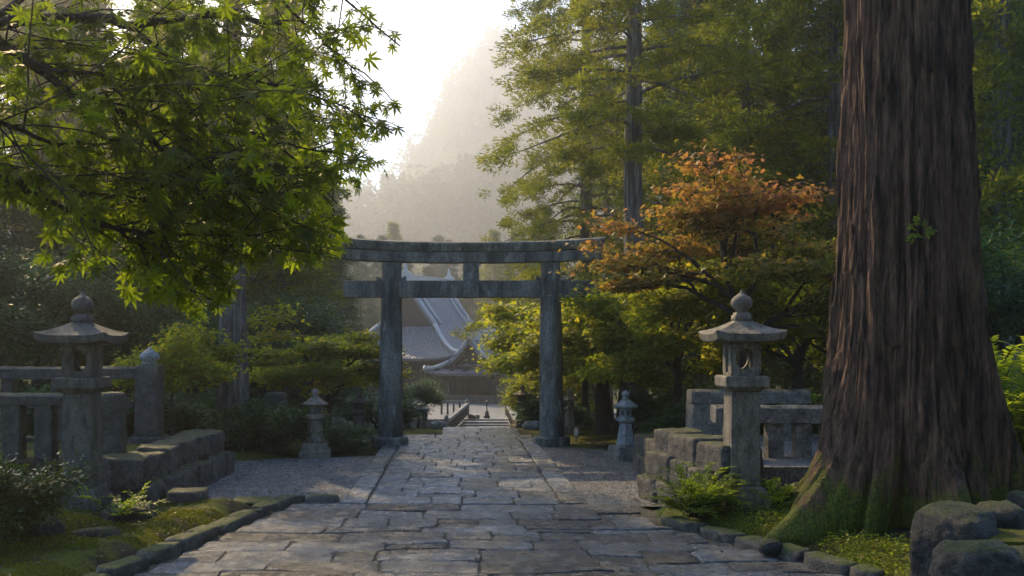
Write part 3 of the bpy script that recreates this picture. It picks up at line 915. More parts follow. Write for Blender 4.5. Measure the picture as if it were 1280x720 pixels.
# ------------------------------------------------------------------ stone path
def slab(mb, x0, x1, yb, yt, z, r, h=0.10, gap=0.004, bev=0.010):
    """irregular flagstone between boundary functions yb(x), yt(x)"""
    ts = [0.05, 0.2, 0.38, 0.62, 0.8, 0.95]
    j = lambda s: r.uniform(-1, 1) * s
    xa = lambda t: x0 + gap + (x1 - x0 - 2 * gap) * t
    sk0, sk1 = j(0.05), j(0.05)
    out = []
    for t in ts: out.append((xa(t) + j(0.004) + (sk0 if t < 0.3 else 0) * (1 - t), yb(xa(t)) + gap + abs(j(0.017))))
    ya, ybb = yb(x1 - gap) + gap, yt(x1 - gap) - gap
    for t in (0.1, 0.35, 0.65, 0.9): out.append((x1 - gap - abs(j(0.014)) + sk1 * (t - 0.5) * 0.6, ya + (ybb - ya) * t))
    for t in reversed(ts): out.append((xa(t) + j(0.004), yt(xa(t)) - gap - abs(j(0.017))))
    ya, ybb = yb(x0 + gap) + gap, yt(x0 + gap) - gap
    for t in (0.9, 0.65, 0.35, 0.1): out.append((x0 + gap + abs(j(0.014)) + sk0 * (t - 0.5) * 0.6, ya + (ybb - ya) * t))
    cx = sum(p[0] for p in out) / len(out); cy = sum(p[1] for p in out) / len(out)
    tx, ty = r.gauss(0, 0.006), r.gauss(0, 0.007)
    zz = lambda x, y: z + tx * (x - cx) + ty * (y - cy)
    def ring(ins, dz):
        rs = []
        for x, y in out:
            dx, dy = cx - x, cy - y
            l = math.hypot(dx, dy)
            k = ins / max(l, 0.05)
            rs.append((x + dx * k, y + dy * k, zz(x, y) + dz))
        return rs
    rings = [ring(0, -h), ring(0, -bev), ring(bev * 0.4, -bev * 0.35), ring(bev * 1.3, 0), ring(bev * 1.3 + 0.05, 0.003)]
    n = len(out)
    b = len(mb.v)
    mb.loft(rings, False)
    mb.f.append(tuple(b + 4 * n + k for k in range(n)))


def paved(name, y_rows, xl, xr, wmin, wmax, seed, z=0.0, amp=0.05, mat=None):
    r = random.Random(seed)
    mb = MB()
    rows = list(y_rows)
    ph = [r.uniform(0, 9) for _ in rows]
    def bnd(i):
        e = 0 if i in (0, len(rows) - 1) else amp
        return lambda x: rows[i] + e * (math.sin(x * 1.7 + ph[i]) * 0.6 + math.sin(x * 4.1 + ph[i] * 2) * 0.4)
    for i in range(len(rows) - 1):
        ym = (rows[i] + rows[i + 1]) / 2
        a, bb = float(xl(ym)), float(xr(ym))
        x = a
        while x < bb - 0.05:
            w = r.uniform(wmin, wmax)
            if bb - (x + w) < wmin * 0.7: w = bb - x
            if w < 1.0 and r.random() < 0.22 and 0 < i < len(rows) - 2:
                q_ = r.uniform(0.4, 0.6); b0_, b1_ = bnd(i), bnd(i + 1)
                bm_ = lambda xx: b0_(xx) * (1 - q_) + b1_(xx) * q_
                slab(mb, x, x + w, b0_, bm_, z + r.gauss(0, 0.005), r)
                slab(mb, x, x + w, bm_, b1_, z + r.gauss(0, 0.005), r)
            else:
                slab(mb, x, x + w, bnd(i), bnd(i + 1), z + r.gauss(0, 0.004), r)
            x += w
    o = mb.build(name, mat or M_slab)
    tag(o, kind='structure')
    return o


r0 = random.Random(3)
rows, y = [4.0], 4.0
while y < 11.7:
    y += r0.uniform(0.28, 0.56); rows.append(min(y, 12.0))
rows[-1] = 12.0
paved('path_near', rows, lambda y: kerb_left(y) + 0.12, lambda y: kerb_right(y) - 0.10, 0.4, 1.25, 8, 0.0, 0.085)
rows, y = [12.02], 12.02
while y < 20.7:
    y += r0.uniform(0.32, 0.6); rows.append(min(y, 21.2))
rows[-1] = 21.2
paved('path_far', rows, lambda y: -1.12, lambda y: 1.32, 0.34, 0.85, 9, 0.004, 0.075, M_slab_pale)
# edging rows of long stones
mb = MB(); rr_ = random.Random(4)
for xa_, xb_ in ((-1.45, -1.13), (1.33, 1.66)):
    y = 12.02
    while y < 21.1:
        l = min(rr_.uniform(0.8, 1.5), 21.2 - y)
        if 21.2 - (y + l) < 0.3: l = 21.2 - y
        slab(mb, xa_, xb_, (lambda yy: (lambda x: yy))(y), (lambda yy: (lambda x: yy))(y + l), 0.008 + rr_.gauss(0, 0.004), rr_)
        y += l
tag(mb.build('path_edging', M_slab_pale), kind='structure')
mb = MB()
mb.add([(-4.2, 3, -0.018), (4.3, 3, -0.018), (3.0, 9.2, -0.018), (2.25, 12.05, -0.018), (-2.1, 12.05, -0.018), (-2.9, 8.3, -0.018)], [(0, 1, 2, 3, 4, 5)])
mb.add([(-1.46, 12.06, -0.016), (1.67, 12.06, -0.016), (1.67, 21.3, -0.011), (-1.46, 21.3, -0.011)], [(0, 1, 2, 3)])
tag(mb.build('path_bed', M_bed), kind='structure')
# smoother slabs past the torii and the landing
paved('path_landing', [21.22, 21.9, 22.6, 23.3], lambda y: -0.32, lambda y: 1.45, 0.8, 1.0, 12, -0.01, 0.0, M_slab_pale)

# gravel
mb = MB()
mb.add([(-4.3, 12.0, -0.03), (-1.47, 12.0, -0.03), (-1.47, 17.4, -0.03), (-4.6, 16.6, -0.03)], [(0, 1, 2, 3)])
mb.add([(1.68, 12.0, -0.03), (3.3, 12.0, -0.03), (5.2, 15.6, -0.03), (4.2, 17.2, -0.03), (1.68, 19.4, -0.03)], [(0, 1, 2, 3, 4)])
tag(mb.build('gravel', M_gravel), kind='structure')


def pebbles(name, pts, zf, size, mat, r):
    n = len(pts)
    s = r.uniform(0.5, 1.3, (n, 1)) * size
    c = np.stack([pts[:, 0], pts[:, 1], zf], 1)
    a = r.uniform(0, 6.28, n)
    ex = np.stack([np.cos(a), np.sin(a), np.zeros(n)], 1); ey = np.stack([-np.sin(a), np.cos(a), np.zeros(n)], 1)
    ez = np.array([0, 0, 1.0]) + r.normal(0, 0.25, (n, 3))
    V = np.stack([c + ex * s, c + ey * s * 0.7, c - ex * s * 0.9, c - ey * s * 0.75, c + ez * s * 0.55], 1).reshape(-1, 3)
    f = np.array([(0, 1, 4), (1, 2, 4), (2, 3, 4), (3, 0, 4)])
    Fa = (f[None] + (np.arange(n) * 5)[:, None, None]).reshape(-1, 3)
    return link(name, np_mesh(name, V, Fa, mat))


r = np.random.default_rng(9)
pa = np.stack([r.uniform(-4.2, -1.5, 16000), r.uniform(12.05, 17.0, 16000)], 1)
pb = np.stack([r.uniform(1.7, 4.6, 14000), r.uniform(12.05, 18.5, 14000)], 1)
pb = pb[pb[:, 0] < 3.1 + (pb[:, 1] - 12) * 0.5]
pts = np.concatenate([pa, pb])
tag(pebbles('pebbles', pts, np.full(len(pts), -0.028), 0.018, M_pebble, r), 'loose grey pebbles over the gravel beside the path', 'pebbles', None, 'stuff')

# fallen leaves and moss on the mounds
n = 9000
lx = r.uniform(-5.5, 6.5, n); ly = r.uniform(6.8, 21, n)
onp = (lx > kerb_left(np.minimum(ly, 12.5))) & (lx < kerb_right(np.minimum(ly, 12.5))) & (ly < 12.3)
onp2 = (lx > -1.6) & (lx < 1.8) & (ly > 11.5)
keep = ~((onp | onp2) & (r.uniform(0, 1, n) < 0.93))
lx, ly = lx[keep], ly[keep]
lz = np.maximum(gz(lx, ly), -0.03) + 0.02
lz = np.where((lx > kerb_left(np.minimum(ly, 12.5))) & (lx < kerb_right(np.minimum(ly, 12.5))) & (ly < 21.2), np.maximum(lz, 0.02), lz)
C = np.stack([lx, ly, lz], 1)
a = r.uniform(0, 6.28, len(C))
D = np.stack([np.cos(a), np.sin(a), r.uniform(-0.1, 0.25, len(C))], 1)
v, f = kites(C, D, np.array([0, 0, 1.0]) + r.normal(0, 0.3, C.shape), r.uniform(0.03, 0.065, len(C)), r.uniform(0.02, 0.04, len(C)))
tag(link('fallen_leaves', np_mesh('fallen_leaves', v, f, M_litter)), 'scattered brown fallen leaves on moss, gravel and path', 'leaves', None, 'stuff')


def moss_patch(n, xr, yr, side, seed):
    r = np.random.default_rng(seed)
    x = r.uniform(*xr, n); y = r.uniform(*yr, n)
    k = vnoise(x, y, 2.6, seed) + 0.5 * vnoise(x, y, 7.0, seed + 3)
    e = (kerb_left(y) - x) if side < 0 else (x - kerb_right(y))
    m = (k > -0.02) & (e > 0.16)
    x, y = x[m], y[m]
    c = np.stack([x, y, gz(x, y) - 0.004], 1)
    d = r.normal(0, 0.55, c.shape) + np.array([0, 0, 1.0])
    return kites(c, d, r.normal(0, 1, c.shape), r.uniform(0.012, 0.034, len(c)), r.uniform(0.008, 0.016, len(c)))


v, f = merge([moss_patch(60000, (-5.3, -2.2), (7.0, 11.6), -1, 1), moss_patch(45000, (2.3, 5.2), (7.4, 11.2), 1, 2)])
tag(link('moss', np_mesh('moss', v, f, M_moss)), 'bright yellow-green moss cushions on the mounds along the kerbs', 'moss', None, 'stuff')
# low leafy ground cover on the right mound
x = r.uniform(2.6, 5.0, 5000); y = r.uniform(8.0, 11.0, 5000)
m = (x - kerb_right(y) > 0.3) & (vnoise(x, y, 2.2, 7) > 0.0)
x, y = x[m], y[m]
c = np.stack([x, y, gz(x, y) + r.uniform(0.01, 0.06, len(x))], 1)
a = r.uniform(0, 6.28, len(x))
v, f = kites(c, np.stack([np.cos(a), np.sin(a), r.uniform(-0.2, 0.5, len(x))], 1), np.array([0, 0, 1.0]) + r.normal(0, 0.4, c.shape), r.uniform(0.025, 0.05, len(x)), r.uniform(0.015, 0.028, len(x)))
tag(link('ground_ivy', np_mesh('ground_ivy', v, f, M_leaf_bush)), 'low creeping leaves on the ground before the big roots', 'ground cover', None, 'stuff')


# ------------------------------------------------------------------ rough stones
def rough_block(dx, dy, dz, seed, pw=6.0, amp=0.03, cuts=9, freq=2.2, mat=None, taper=0.0, facets=4):
    """hand-dressed block: superellipsoid with noise; origin at the bottom centre"""
    bm = bmesh.new()
    bmesh.ops.create_cube(bm, size=2)
    bmesh.ops.subdivide_edges(bm, edges=bm.edges[:], cuts=cuts, use_grid_fill=True)
    off = Vector((seed * 7.31, seed * 3.17, seed * 5.77))
    rf = random.Random(seed * 13 + 5)
    planes = []
    for _ in range(facets):
        pd = Vector((rf.gauss(0, 1), rf.gauss(0, 1), rf.gauss(0, 0.8))).normalized()
        sup = abs(pd.x) * dx / 2 + abs(pd.y) * dy / 2 + abs(pd.z) * dz / 2
        planes.append((pd, sup * rf.uniform(0.62, 0.84)))
    for v in bm.verts:
        c = v.co
        nrm = (abs(c.x) ** pw + abs(c.y) ** pw + abs(c.z) ** pw) ** (1 / pw)
        c = c / nrm
        q = Vector((c.x * dx / 2, c.y * dy / 2, c.z * dz / 2))
        for pd, dd in planes:
            e = q.dot(pd) - dd
            if e > 0: q = q - pd * e * 0.92
        w = mnoise.noise((q * freq + off)) * 1.0 + mnoise.noise(q * freq * 2.7 + off) * 0.5 + mnoise.noise(q * freq * 7 + off) * 0.3 + mnoise.noise(q * freq * 15 + off) * 0.15
        q = q + c.normalized() * w * amp
        t = 1 + taper * (0.5 - (q.z / dz))
        v.co = Vector((q.x * t, q.y * t, q.z + dz / 2))
    me = bpy.data.meshes.new('block')
    bm.to_mesh(me); bm.free()
    for p in me.polygons: p.use_smooth = True
    me.materials.append(mat)
    return me


def stone(name, loc, dims, seed, mat, label, cat, group=None, rz=0, tilt=(0, 0), **k):
    o = link(name, rough_block(*dims, seed, mat=mat, **k))
    o.location = loc
    o.rotation_euler = (tilt[0], tilt[1], rz)
    return tag(o, label, cat, group)


# kerbs
rk = random.Random(6)


def kerb_line(path, lab, grp):
    acc = []
    for (x0, y0), (x1, y1) in zip(path[:-1], path[1:]):
        L = math.hypot(x1 - x0, y1 - y0)
        d = 0
        while d < L - 0.1:
            l = min(rk.uniform(0.4, 0.72), L - d)
            t = (d + l / 2) / L
            an = math.atan2(y1 - y0, x1 - x0)
            stone('kerb_stone', (x0 + (x1 - x0) * t, y0 + (y1 - y0) * t, -0.12), (l - 0.015, rk.uniform(0.2, 0.25), 0.2 + rk.uniform(0, 0.03)),
                  rk.randint(1, 999), M_kerb, lab, 'kerb stone', grp, an + rk.uniform(-0.04, 0.04), (0, rk.uniform(-0.03, 0.03)), pw=8, amp=0.018, cuts=7, freq=4)
            d += l


kerb_line([(-3.6, 5.4), (-2.98, 8.1), (-2.34, 11.3), (-2.0, 12.5)], 'mossy kerb stone in the row left of the stone path', 'kerb stones on the left')
kerb_line([(4.4, 6.2), (3.45, 8.35), (3.08, 9.2), (2.36, 10.75)], 'mossy kerb stone in the row right of the stone path', 'kerb stones on the right')
stone('paving_block', (-1.72, 12.35, -0.1), (0.42, 0.30, 0.16), 3, M_kerb, 'flat mossy block at the far end of the left kerb', 'stone block', None, 0.2, pw=8, amp=0.015)
stone('paving_block', (-2.45, 12.15, -0.1), (0.75, 0.55, 0.14), 5, M_kerb, 'wide flat paving slab beside the left gravel corner', 'stone block', None, 0.05, pw=9, amp=0.012)

# left platform and its wall
PZ = 0.53
mb = MB()
mb.add([(-14, 11.9, PZ), (-4.15, 11.9, PZ), (-4.12, 15.0, PZ), (-14, 15.0, PZ), (-14, 11.9, -0.2), (-4.15, 11.9, -0.2), (-4.12, 15.0, -0.2), (-14, 15.0, -0.2)],
       [(0, 1, 2, 3), (0, 4, 5, 1), (1, 5, 6, 2), (2, 6, 7, 3)])
tag(mb.build('terrace', M_ground), kind='structure')
mb = MB()
mb.add([(3.15, 11.7, 0.50), (14, 11.7, 0.50), (14, 15.6, 0.50), (3.0, 15.6, 0.50), (3.15, 11.7, -0.2), (14, 11.7, -0.2), (14, 15.6, -0.2), (3.0, 15.6, -0.2)],
       [(3, 2, 1, 0), (0, 1, 5, 4), (3, 0, 4, 7), (2, 3, 7, 6)])
tag(mb.build('terrace', M_gravel), kind='structure')


def wall_thing(name, label, blocks, loc):
    root = empty(name, loc, 0, label, 'stone wall')
    for i, (x, y, z, dx, dy, dz, rz) in enumerate(blocks):
        o = link('block', rough_block(dx * 1.06, dy * 1.07, dz * 1.06, i * 3 + len(label), 14.0, 0.030, 13, 2.6, M_wall, 0.0, 3), root)
        o.location = (x, y, z); o.rotation_euler = (random.Random(i).uniform(-0.04, 0.04), random.Random(i + 9).uniform(-0.04, 0.04), rz)
    return root


bl = []
for i, (y, w) in enumerate(((11.75, 0.55), (12.35, 0.62), (13.0, 0.68), (13.7, 0.7), (14.4, 0.66), (15.0, 0.5))):
    bl.append((-3.88 + 0.02 * i, y, -0.1, 0.52, w, 0.40, 0.03 * (-1) ** i))
for i, (y, w, h) in enumerate(((11.62, 0.5, 0.36), (12.15, 0.55, 0.33), (12.75, 0.62, 0.36), (13.4, 0.66, 0.36), (14.1, 0.66, 0.37), (14.78, 0.62, 0.36))):
    bl.append((-4.02 + 0.02 * i, y, 0.27, 0.50, w, h, 0.04 * (-1) ** i))
wall_thing('stone_wall', 'low wall of big rough dark blocks at the left terrace edge', [(x + 4, y - 13, z, a, b_, c_, d_) for x, y, z, a, b_, c_, d_ in bl], (-4, 13, 0))
stone('stone_step', (XA(236, 11.9), 11.75, -0.08), (0.50, 0.42, 0.30), 12, M_wall, 'single square stone block lying before the left wall', 'stone block', None, 0.08, pw=10, amp=0.012)
stone('boulder', (XA(163, 10.6), 10.6, 0.0), (0.62, 0.5, 0.26), 14, M_boulder, 'rounded dark rock on moss beneath the left wall', 'rock', None, 0.3, pw=2.6, amp=0.05)
stone('boulder', (XA(84, 10.2), 9.6, -0.02), (0.36, 0.3, 0.28), 15, M_boulder, 'pointed grey rock beside the glossy bush', 'rock', None, 0.9, pw=2.6, amp=0.05)
stone('boulder', (XA(128, 9.9), 9.7, 0.0), (0.50, 0.28, 0.14), 17, M_boulder, 'flat dark stone lying in the moss at left', 'rock', None, 0.2, pw=2.6, amp=0.03)
# right wall
bl = []
ang = math.atan2(-1.1, 0.42)
for c, (z, hgt, out) in enumerate(((-0.12, 0.36, 0.20), (0.20, 0.36, 0.10), (0.53, 0.32, 0.0))):
    t = 0.0
    k = 0
    Ls = [(0.5, 0.62, 0.66), (0.66, 0.52, 0.6), (0.42, 0.7, 0.66)][c]
    for l in Ls:
        s = t + l / 2
        bl.append((2.86 - out + 0.24 * s, 12.75 - 0.97 * s + out * 0.25, z - 0.04 * s, l * 0.99, 0.5, hgt + 0.015, math.atan2(-0.97, 0.24)))
        t += l
for i, (y, w_) in enumerate(((13.2, 0.66), (13.85, 0.6), (14.5, 0.68), (15.2, 0.66))):
    bl.append((3.06, y, -0.12, 0.42, w_, 0.36, 0.03 * (-1) ** i))
    bl.append((3.12, y + 0.12, 0.21, 0.42, w_, 0.32, 0.03 * (-1) ** i))
wall_thing('stone_wall', 'rough stone retaining wall on the right beside the gravel', [(x - 3, y - 12, z, a, b_, c_, d_) for x, y, z, a, b_, c_, d_ in bl], (3, 12, 0))

# boulders bottom right
for (px, py, Y, dims, seed, lab) in (
        (1196, 0, 7.75, (0.62, 0.62, 0.80), 21, 'tall rounded dark boulder, leftmost in the lower right corner'),
        (1222, 0, 7.05, (0.62, 0.5, 0.64), 22, 'rough brown boulder in front of the tall one, lower right'),
        (1284, 0, 7.0, (0.46, 0.5, 0.60), 23, 'smooth bluish boulder at the very corner, lower right'),
        (1250, 0, 8.0, (0.46, 0.42, 0.79), 24, 'rounded stone behind, topmost of the lower right boulders'),
        (1296, 0, 8.5, (0.6, 0.35, 0.86), 25, 'long flat-topped stone at the right frame edge by the roots')):
    stone('boulder', (XA(px, Y), Y, -0.1), dims, seed, M_boulder, lab, 'boulder', None, seed * 0.7, pw=3.2, amp=0.05, cuts=22, facets=9)
stone('boulder', (XA(958, 9.15), 9.05, 0.02), (0.22, 0.2, 0.14), 31, M_boulder, 'small dark round stone on the right kerb', 'rock', None, 0.2, pw=2.4, amp=0.02)
mb = MB()
mb.add([(4.1, 7.3, 0.5), (7, 7.0, 0.5), (7, 8.7, 0.55), (4.3, 8.2, 0.5), (4.1, 7.3, -0.1), (7, 7.0, -0.1), (7, 8.7, -0.1), (4.3, 8.2, -0.1)], [(0, 1, 2, 3), (0, 4, 5, 1), (2, 6, 7, 3), (3, 7, 4, 0)])
tag(mb.build('raised_bed', M_ground), kind='structure')


# ------------------------------------------------------------------ big cedar
def big_cedar():
    cx, cy = XA(1133, 10.1), 10.1
    root = empty('giant_cedar', (cx, cy, 0.1), 0, 'giant old cedar trunk with mossy flared roots on the right', 'tree')
    nt, nz = 560, 340
    th = np.linspace(0, 2 * np.pi, nt, endpoint=False)
    zz = np.concatenate([np.linspace(-0.35, 5.9, 260), np.linspace(6.0, 16, nz - 260)])
    T, Z = np.meshgrid(th, zz)
    zp = np.maximum(Z, 0)
    r0_ = np.interp(zp, [0, 1.2, 2.2, 3.2, 5.2, 9, 16], [0.80, 0.76, 0.735, 0.70, 0.625, 0.55, 0.42])
    lob = 0
    for a, wdt, s in ((3.42, 0.24, 1.30), (4.62, 0.17, 0.95), (5.25, 0.15, 0.55), (5.95, 0.24, 1.30), (0.5, 0.3, 0.9), (1.6, 0.3, 0.9), (2.55, 0.25, 0.8), (4.05, 0.13, 0.5)):
        d = (T - a + np.pi) % (2 * np.pi) - np.pi
        d = d + 0.10 * np.sin(Z * 2.2 + a * 5)
        wz = wdt * (1 + 0.9 * np.clip(zp, 0, 2.0))
        lob = np.maximum(lob, s * np.exp(-(d / wz) ** 2))
    fl = np.exp(-zp / 0.62) * 1.12 + np.exp(-zp / 1.7) * 0.16
    rr = r0_ + fl * (lob * 0.86 - 0.10)
    # long buttress grooves up the stem
    gro = 0.035 * np.sin(T * 7 + 0.5 * np.sin(Z * 0.4)) + 0.022 * np.sin(T * 13 + 1.0 + 0.4 * np.sin(Z * 0.7))
    rr = rr + gro * (0.7 + 0.6 * np.exp(-zp / 2))
    nx = np.empty_like(T)
    for i in range(T.shape[0]):
        for j in range(T.shape[1]):
            t = T[i, j]; z = Z[i, j]
            w = 0.35 * math.sin(z * 0.9 + 3 * math.sin(t * 2)) * 0.12
            c, s = math.cos(t + w), math.sin(t + w)
            n1 = mnoise.noise(Vector((c * 10, s * 10, z * 0.85)))
            n2 = mnoise.noise(Vector((c * 24, s * 24, z * 2.2 + 5)))
            n3 = mnoise.noise(Vector((c * 5, s * 5, z * 1.1 + 9)))
            n4 = mnoise.noise(Vector((c * 15 + 3, s * 15, z * 0.9 + 2)))
            nx[i, j] = (0.6 - abs(n1) * 2.0) * 0.020 + (0.5 - abs(n2)) * 0.014 + (0.014 if n3 > 0.08 else 0.0) + (0.011 if n4 > 0.0 else 0.0)
    rr = rr * 0.865 + nx * 1.5
    V = np.stack([np.cos(T) * rr, np.sin(T) * rr, Z], -1).reshape(-1, 3)
    i = np.arange(nt * nz).reshape(nz, nt)
    j = np.roll(i, -1, 1)
    f = np.stack([i[:-1].ravel(), j[:-1].ravel(), j[1:].ravel(), i[1:].ravel()], 1)
    link('trunk', np_mesh('trunk', V, f, M_bark_big, True), root)
    # crown far above the frame (throws the shade) with limbs
    r = np.random.default_rng(3)
    C, D = [], []
    mb = MB()
    for k in range(46):
        z = r.uniform(9.5, 20); a = r.uniform(0, 6.28); L = r.uniform(2, 4.2) * (1 - (z - 9.5) / 14)
        u = np.array([math.cos(a), math.sin(a), 0])
        p = [np.array([0, 0, z]) + u * L * s + np.array([0, 0, -0.15 * L * s * s]) for s in np.linspace(0, 1, 5)]
        mb.tube(p, list(np.linspace(0.07, 0.01, 5)), 5, False)
        for q in range(10):
            s = r.uniform(0.3, 1)
            cc = np.array([0, 0, z]) + u * L * s + r.normal(0, 0.35, 3)
            C.append(cc + r.normal(0, 0.3, (26, 3))); D.append(r.normal(0, 1, (26, 3)) + u)
    mb.tube([(0, 0, 15.5), (0, 0, 21)], [0.43, 0.1], 10)
    C = np.concatenate(C); D = np.concatenate(D)
    v, f = kites(C, D, r.normal(0, 1, C.shape), 0.26, 0.09)
    mb.build('limbs', M_bark_cedar, root, True, fix=False)
    link('crown', np_mesh('crown', v, f, M_leaf_cedar), root)
    v, f = spray_bush(99, 6, 0.16, (0.05, 0.02), 0.5, 0.02, 0.4, 1, 0.003)[1]
    o = link('sprout', np_mesh('sprout', v, f, M_leaf_bush), root)
    o.location = (-0.20, -0.69, 3.02); o.rotation_euler = (R(70), 0, 0)


big_cedar()


# ------------------------------------------------------------------ torii
def torii():
    Y = 19.2
    cxm = XA(588.8, Y)
    root = empty('torii_gate', (cxm, Y, 0), 0, 'weathered grey stone torii gate standing across the path', 'torii')
    k = Y / F
    sx = 101.0 * k
    zt = H - (329 - HY) * k
    for s in (-1, 1):
        mb = MB()
        n = 40
        rings = []
        for i in range(15):
            t = i / 14
            z = 0.14 + (zt - 0.14) * t
            rad = 0.255 - 0.06 * t - 0.004 * math.sin(t * 9)
            xo = s * (sx - 0.03 * t)
            rings.append([(xo + rad * math.cos(6.2832 * a / n), rad * math.sin(6.2832 * a / n), z) for a in range(n)])
        mb.loft(rings)
        p = mb.build('pillar', M_torii, root, True)
        m = p.modifiers.new('es', 'EDGE_SPLIT'); m.split_angle = R(40)
        mb = MB()
        rings = [[(s * sx + q * math.cos(6.2832 * a / n), q * math.sin(6.2832 * a / n), z) for a in range(n)] for q, z in ((0.365, -0.06), (0.365, 0.12), (0.34, 0.155), (0.2, 0.16))]
        mb.loft(rings)
        mb.build('base', M_torii, root)
    z0, z1 = H - (372 - HY) * k, H - (351 - HY) * k
    mb = MB()
    mb.box(-158.5 * k, 158.5 * k, -0.125, 0.125, z0, z1)
    mb.build('tie_beam', M_torii, root, bevel=0.015)
    for s in (-1, 1):
        for q in (-1, 1):
            mb = MB()
            xa, xb = s * (sx - 0.02) + q * 0.20, s * (sx - 0.02) + q * 0.30
            mb.add([(xa, -0.08, z1 + 0.002), (xb, -0.08, z1 + 0.002), (xb, 0.08, z1 + 0.002), (xa, 0.08, z1 + 0.002),
                    (xa, -0.08, z1 + 0.05), (xb, -0.08, z1 + 0.10), (xb, 0.08, z1 + 0.10), (xa, 0.08, z1 + 0.05)],
                   [(3, 2, 1, 0), (4, 5, 6, 7), (0, 1, 5, 4), (1, 2, 6, 5), (2, 3, 7, 6), (3, 0, 4, 7)])
            mb.build('wedge', M_torii, root, bevel=0.008)
    mb = MB()
    mb.box(-9.7 * k, 9.7 * k, -0.14, 0.14, z0 - 0.008, zt)
    mb.build('centre_strut', M_torii, root, bevel=0.012)

    def beam(name, hw, dep, za, zb, rise, flare, capw=0.0):
        mb = MB()
        rings = []
        m = 41
        for i in range(m):
            t = -1 + 2 * i / (m - 1)
            x = t * hw
            up = rise * abs(t) ** 2.4
            lo = [(x, -dep, za + up), (x, dep, za + up)]
            xt = x * (1 + flare)
            if capw:
                hi = [(xt, dep + capw, zb - 0.05 + up), (xt * 1.003, dep + capw, zb + up), (xt * 1.003, 0, zb + 0.045 + up), (xt * 1.003, -dep - capw, zb + up), (xt, -dep - capw, zb - 0.05 + up)]
            else:
                hi = [(xt, dep + 0.02, zb + up), (xt, -dep - 0.02, zb + up)]
            rings.append(lo + hi)
        mb.loft(rings)
        return mb.build(name, M_torii, root, bevel=0.012)
    zs = H - (316 - HY) * k
    zk = H - (305 - HY) * k
    beam('lower_lintel', 163 * k, 0.16, zt, zs, 0.075, 0.004)
    beam('top_lintel', 164 * k, 0.20, zs + 0.003, zk, 0.10, 0.012, 0.055)


torii()


# ------------------------------------------------------------------ stone lanterns
def sq_ring(h, z, up=0.0, n=6, rnd=0.0):
    """square ring with n points a side; corners lifted by up"""
    out = []
    for sx_, sy_, ax in ((-1, -1, 0), (1, -1, 1), (1, 1, 2), (-1, 1, 3)):
        for i in range(n):
            t = -1 + 2 * i / n
            x, y = ((t, -1), (1, t), (-t, 1), (-1, -t))[ax]
            c = abs(t)
            lift = up * c ** 3.5 if up else 0
            out.append((x * h * (1 + 0.0), y * h, z + lift))
    return out


def poly_ring(rad, z, n=6, ph=0.0, up=0.0):
    return [(rad * math.cos(6.2832 * i / n + ph), rad * math.sin(6.2832 * i / n + ph), z + up * ((i % 2) == 0)) for i in range(n)]


def lathe(mb, prof, n=20):
    mb.loft([[(q * math.cos(6.2832 * i / n), q * math.sin(6.2832 * i / n), z) for i in range(n)] for q, z in prof])


def firebox(hw, z0, z1, hole_r, wall=0.07):
    """square light chamber: round opening front and back, slots at the sides"""
    mb = MB()
    zc = (z0 + z1) / 2
    hh = (z1 - z0) / 2
    n = 32
    def face(tf, hole):
        # square-ish outline points matched to the hole points
        outer, inner = [], []
        for i in range(n):
            a = 6.2832 * (i + 0.5) / n
            c, s = math.cos(a), math.sin(a)
            m = max(abs(c), abs(s))
            outer.append((c / m * hw, s / m * hh))
            inner.append(hole(c, s))
        vs = [tf(x, z, 0) for x, z in outer] + [tf(x, z, 0) for x, z in inner] + [tf(x, z, wall) for x, z in inner] + [tf(x, z, wall) for x, z in outer]
        fs = []
        for i in range(n):
            j = (i + 1) % n
            fs += [(i, j, n + j, n + i), (n + i, n + j, 2 * n + j, 2 * n + i), (2 * n + i, 2 * n + j, 3 * n + j, 3 * n + i)]
        mb.add(vs, fs)
    rnd = lambda c, s: (c * hole_r * 1.2, s * hole_r)
    def slot(c, s):
        m = max(abs(c), abs(s))
        return (c / m * hole_r * 0.55, s / m * hole_r * 1.25)
    face(lambda x, z, d: (x, -hw + d, zc + z), rnd)
    face(lambda x, z, d: (-x, hw - d, zc + z), rnd)
    face(lambda x, z, d: (hw - d, x, zc + z), slot)
    face(lambda x, z, d: (-hw + d, -x, zc + z), slot)
    return mb


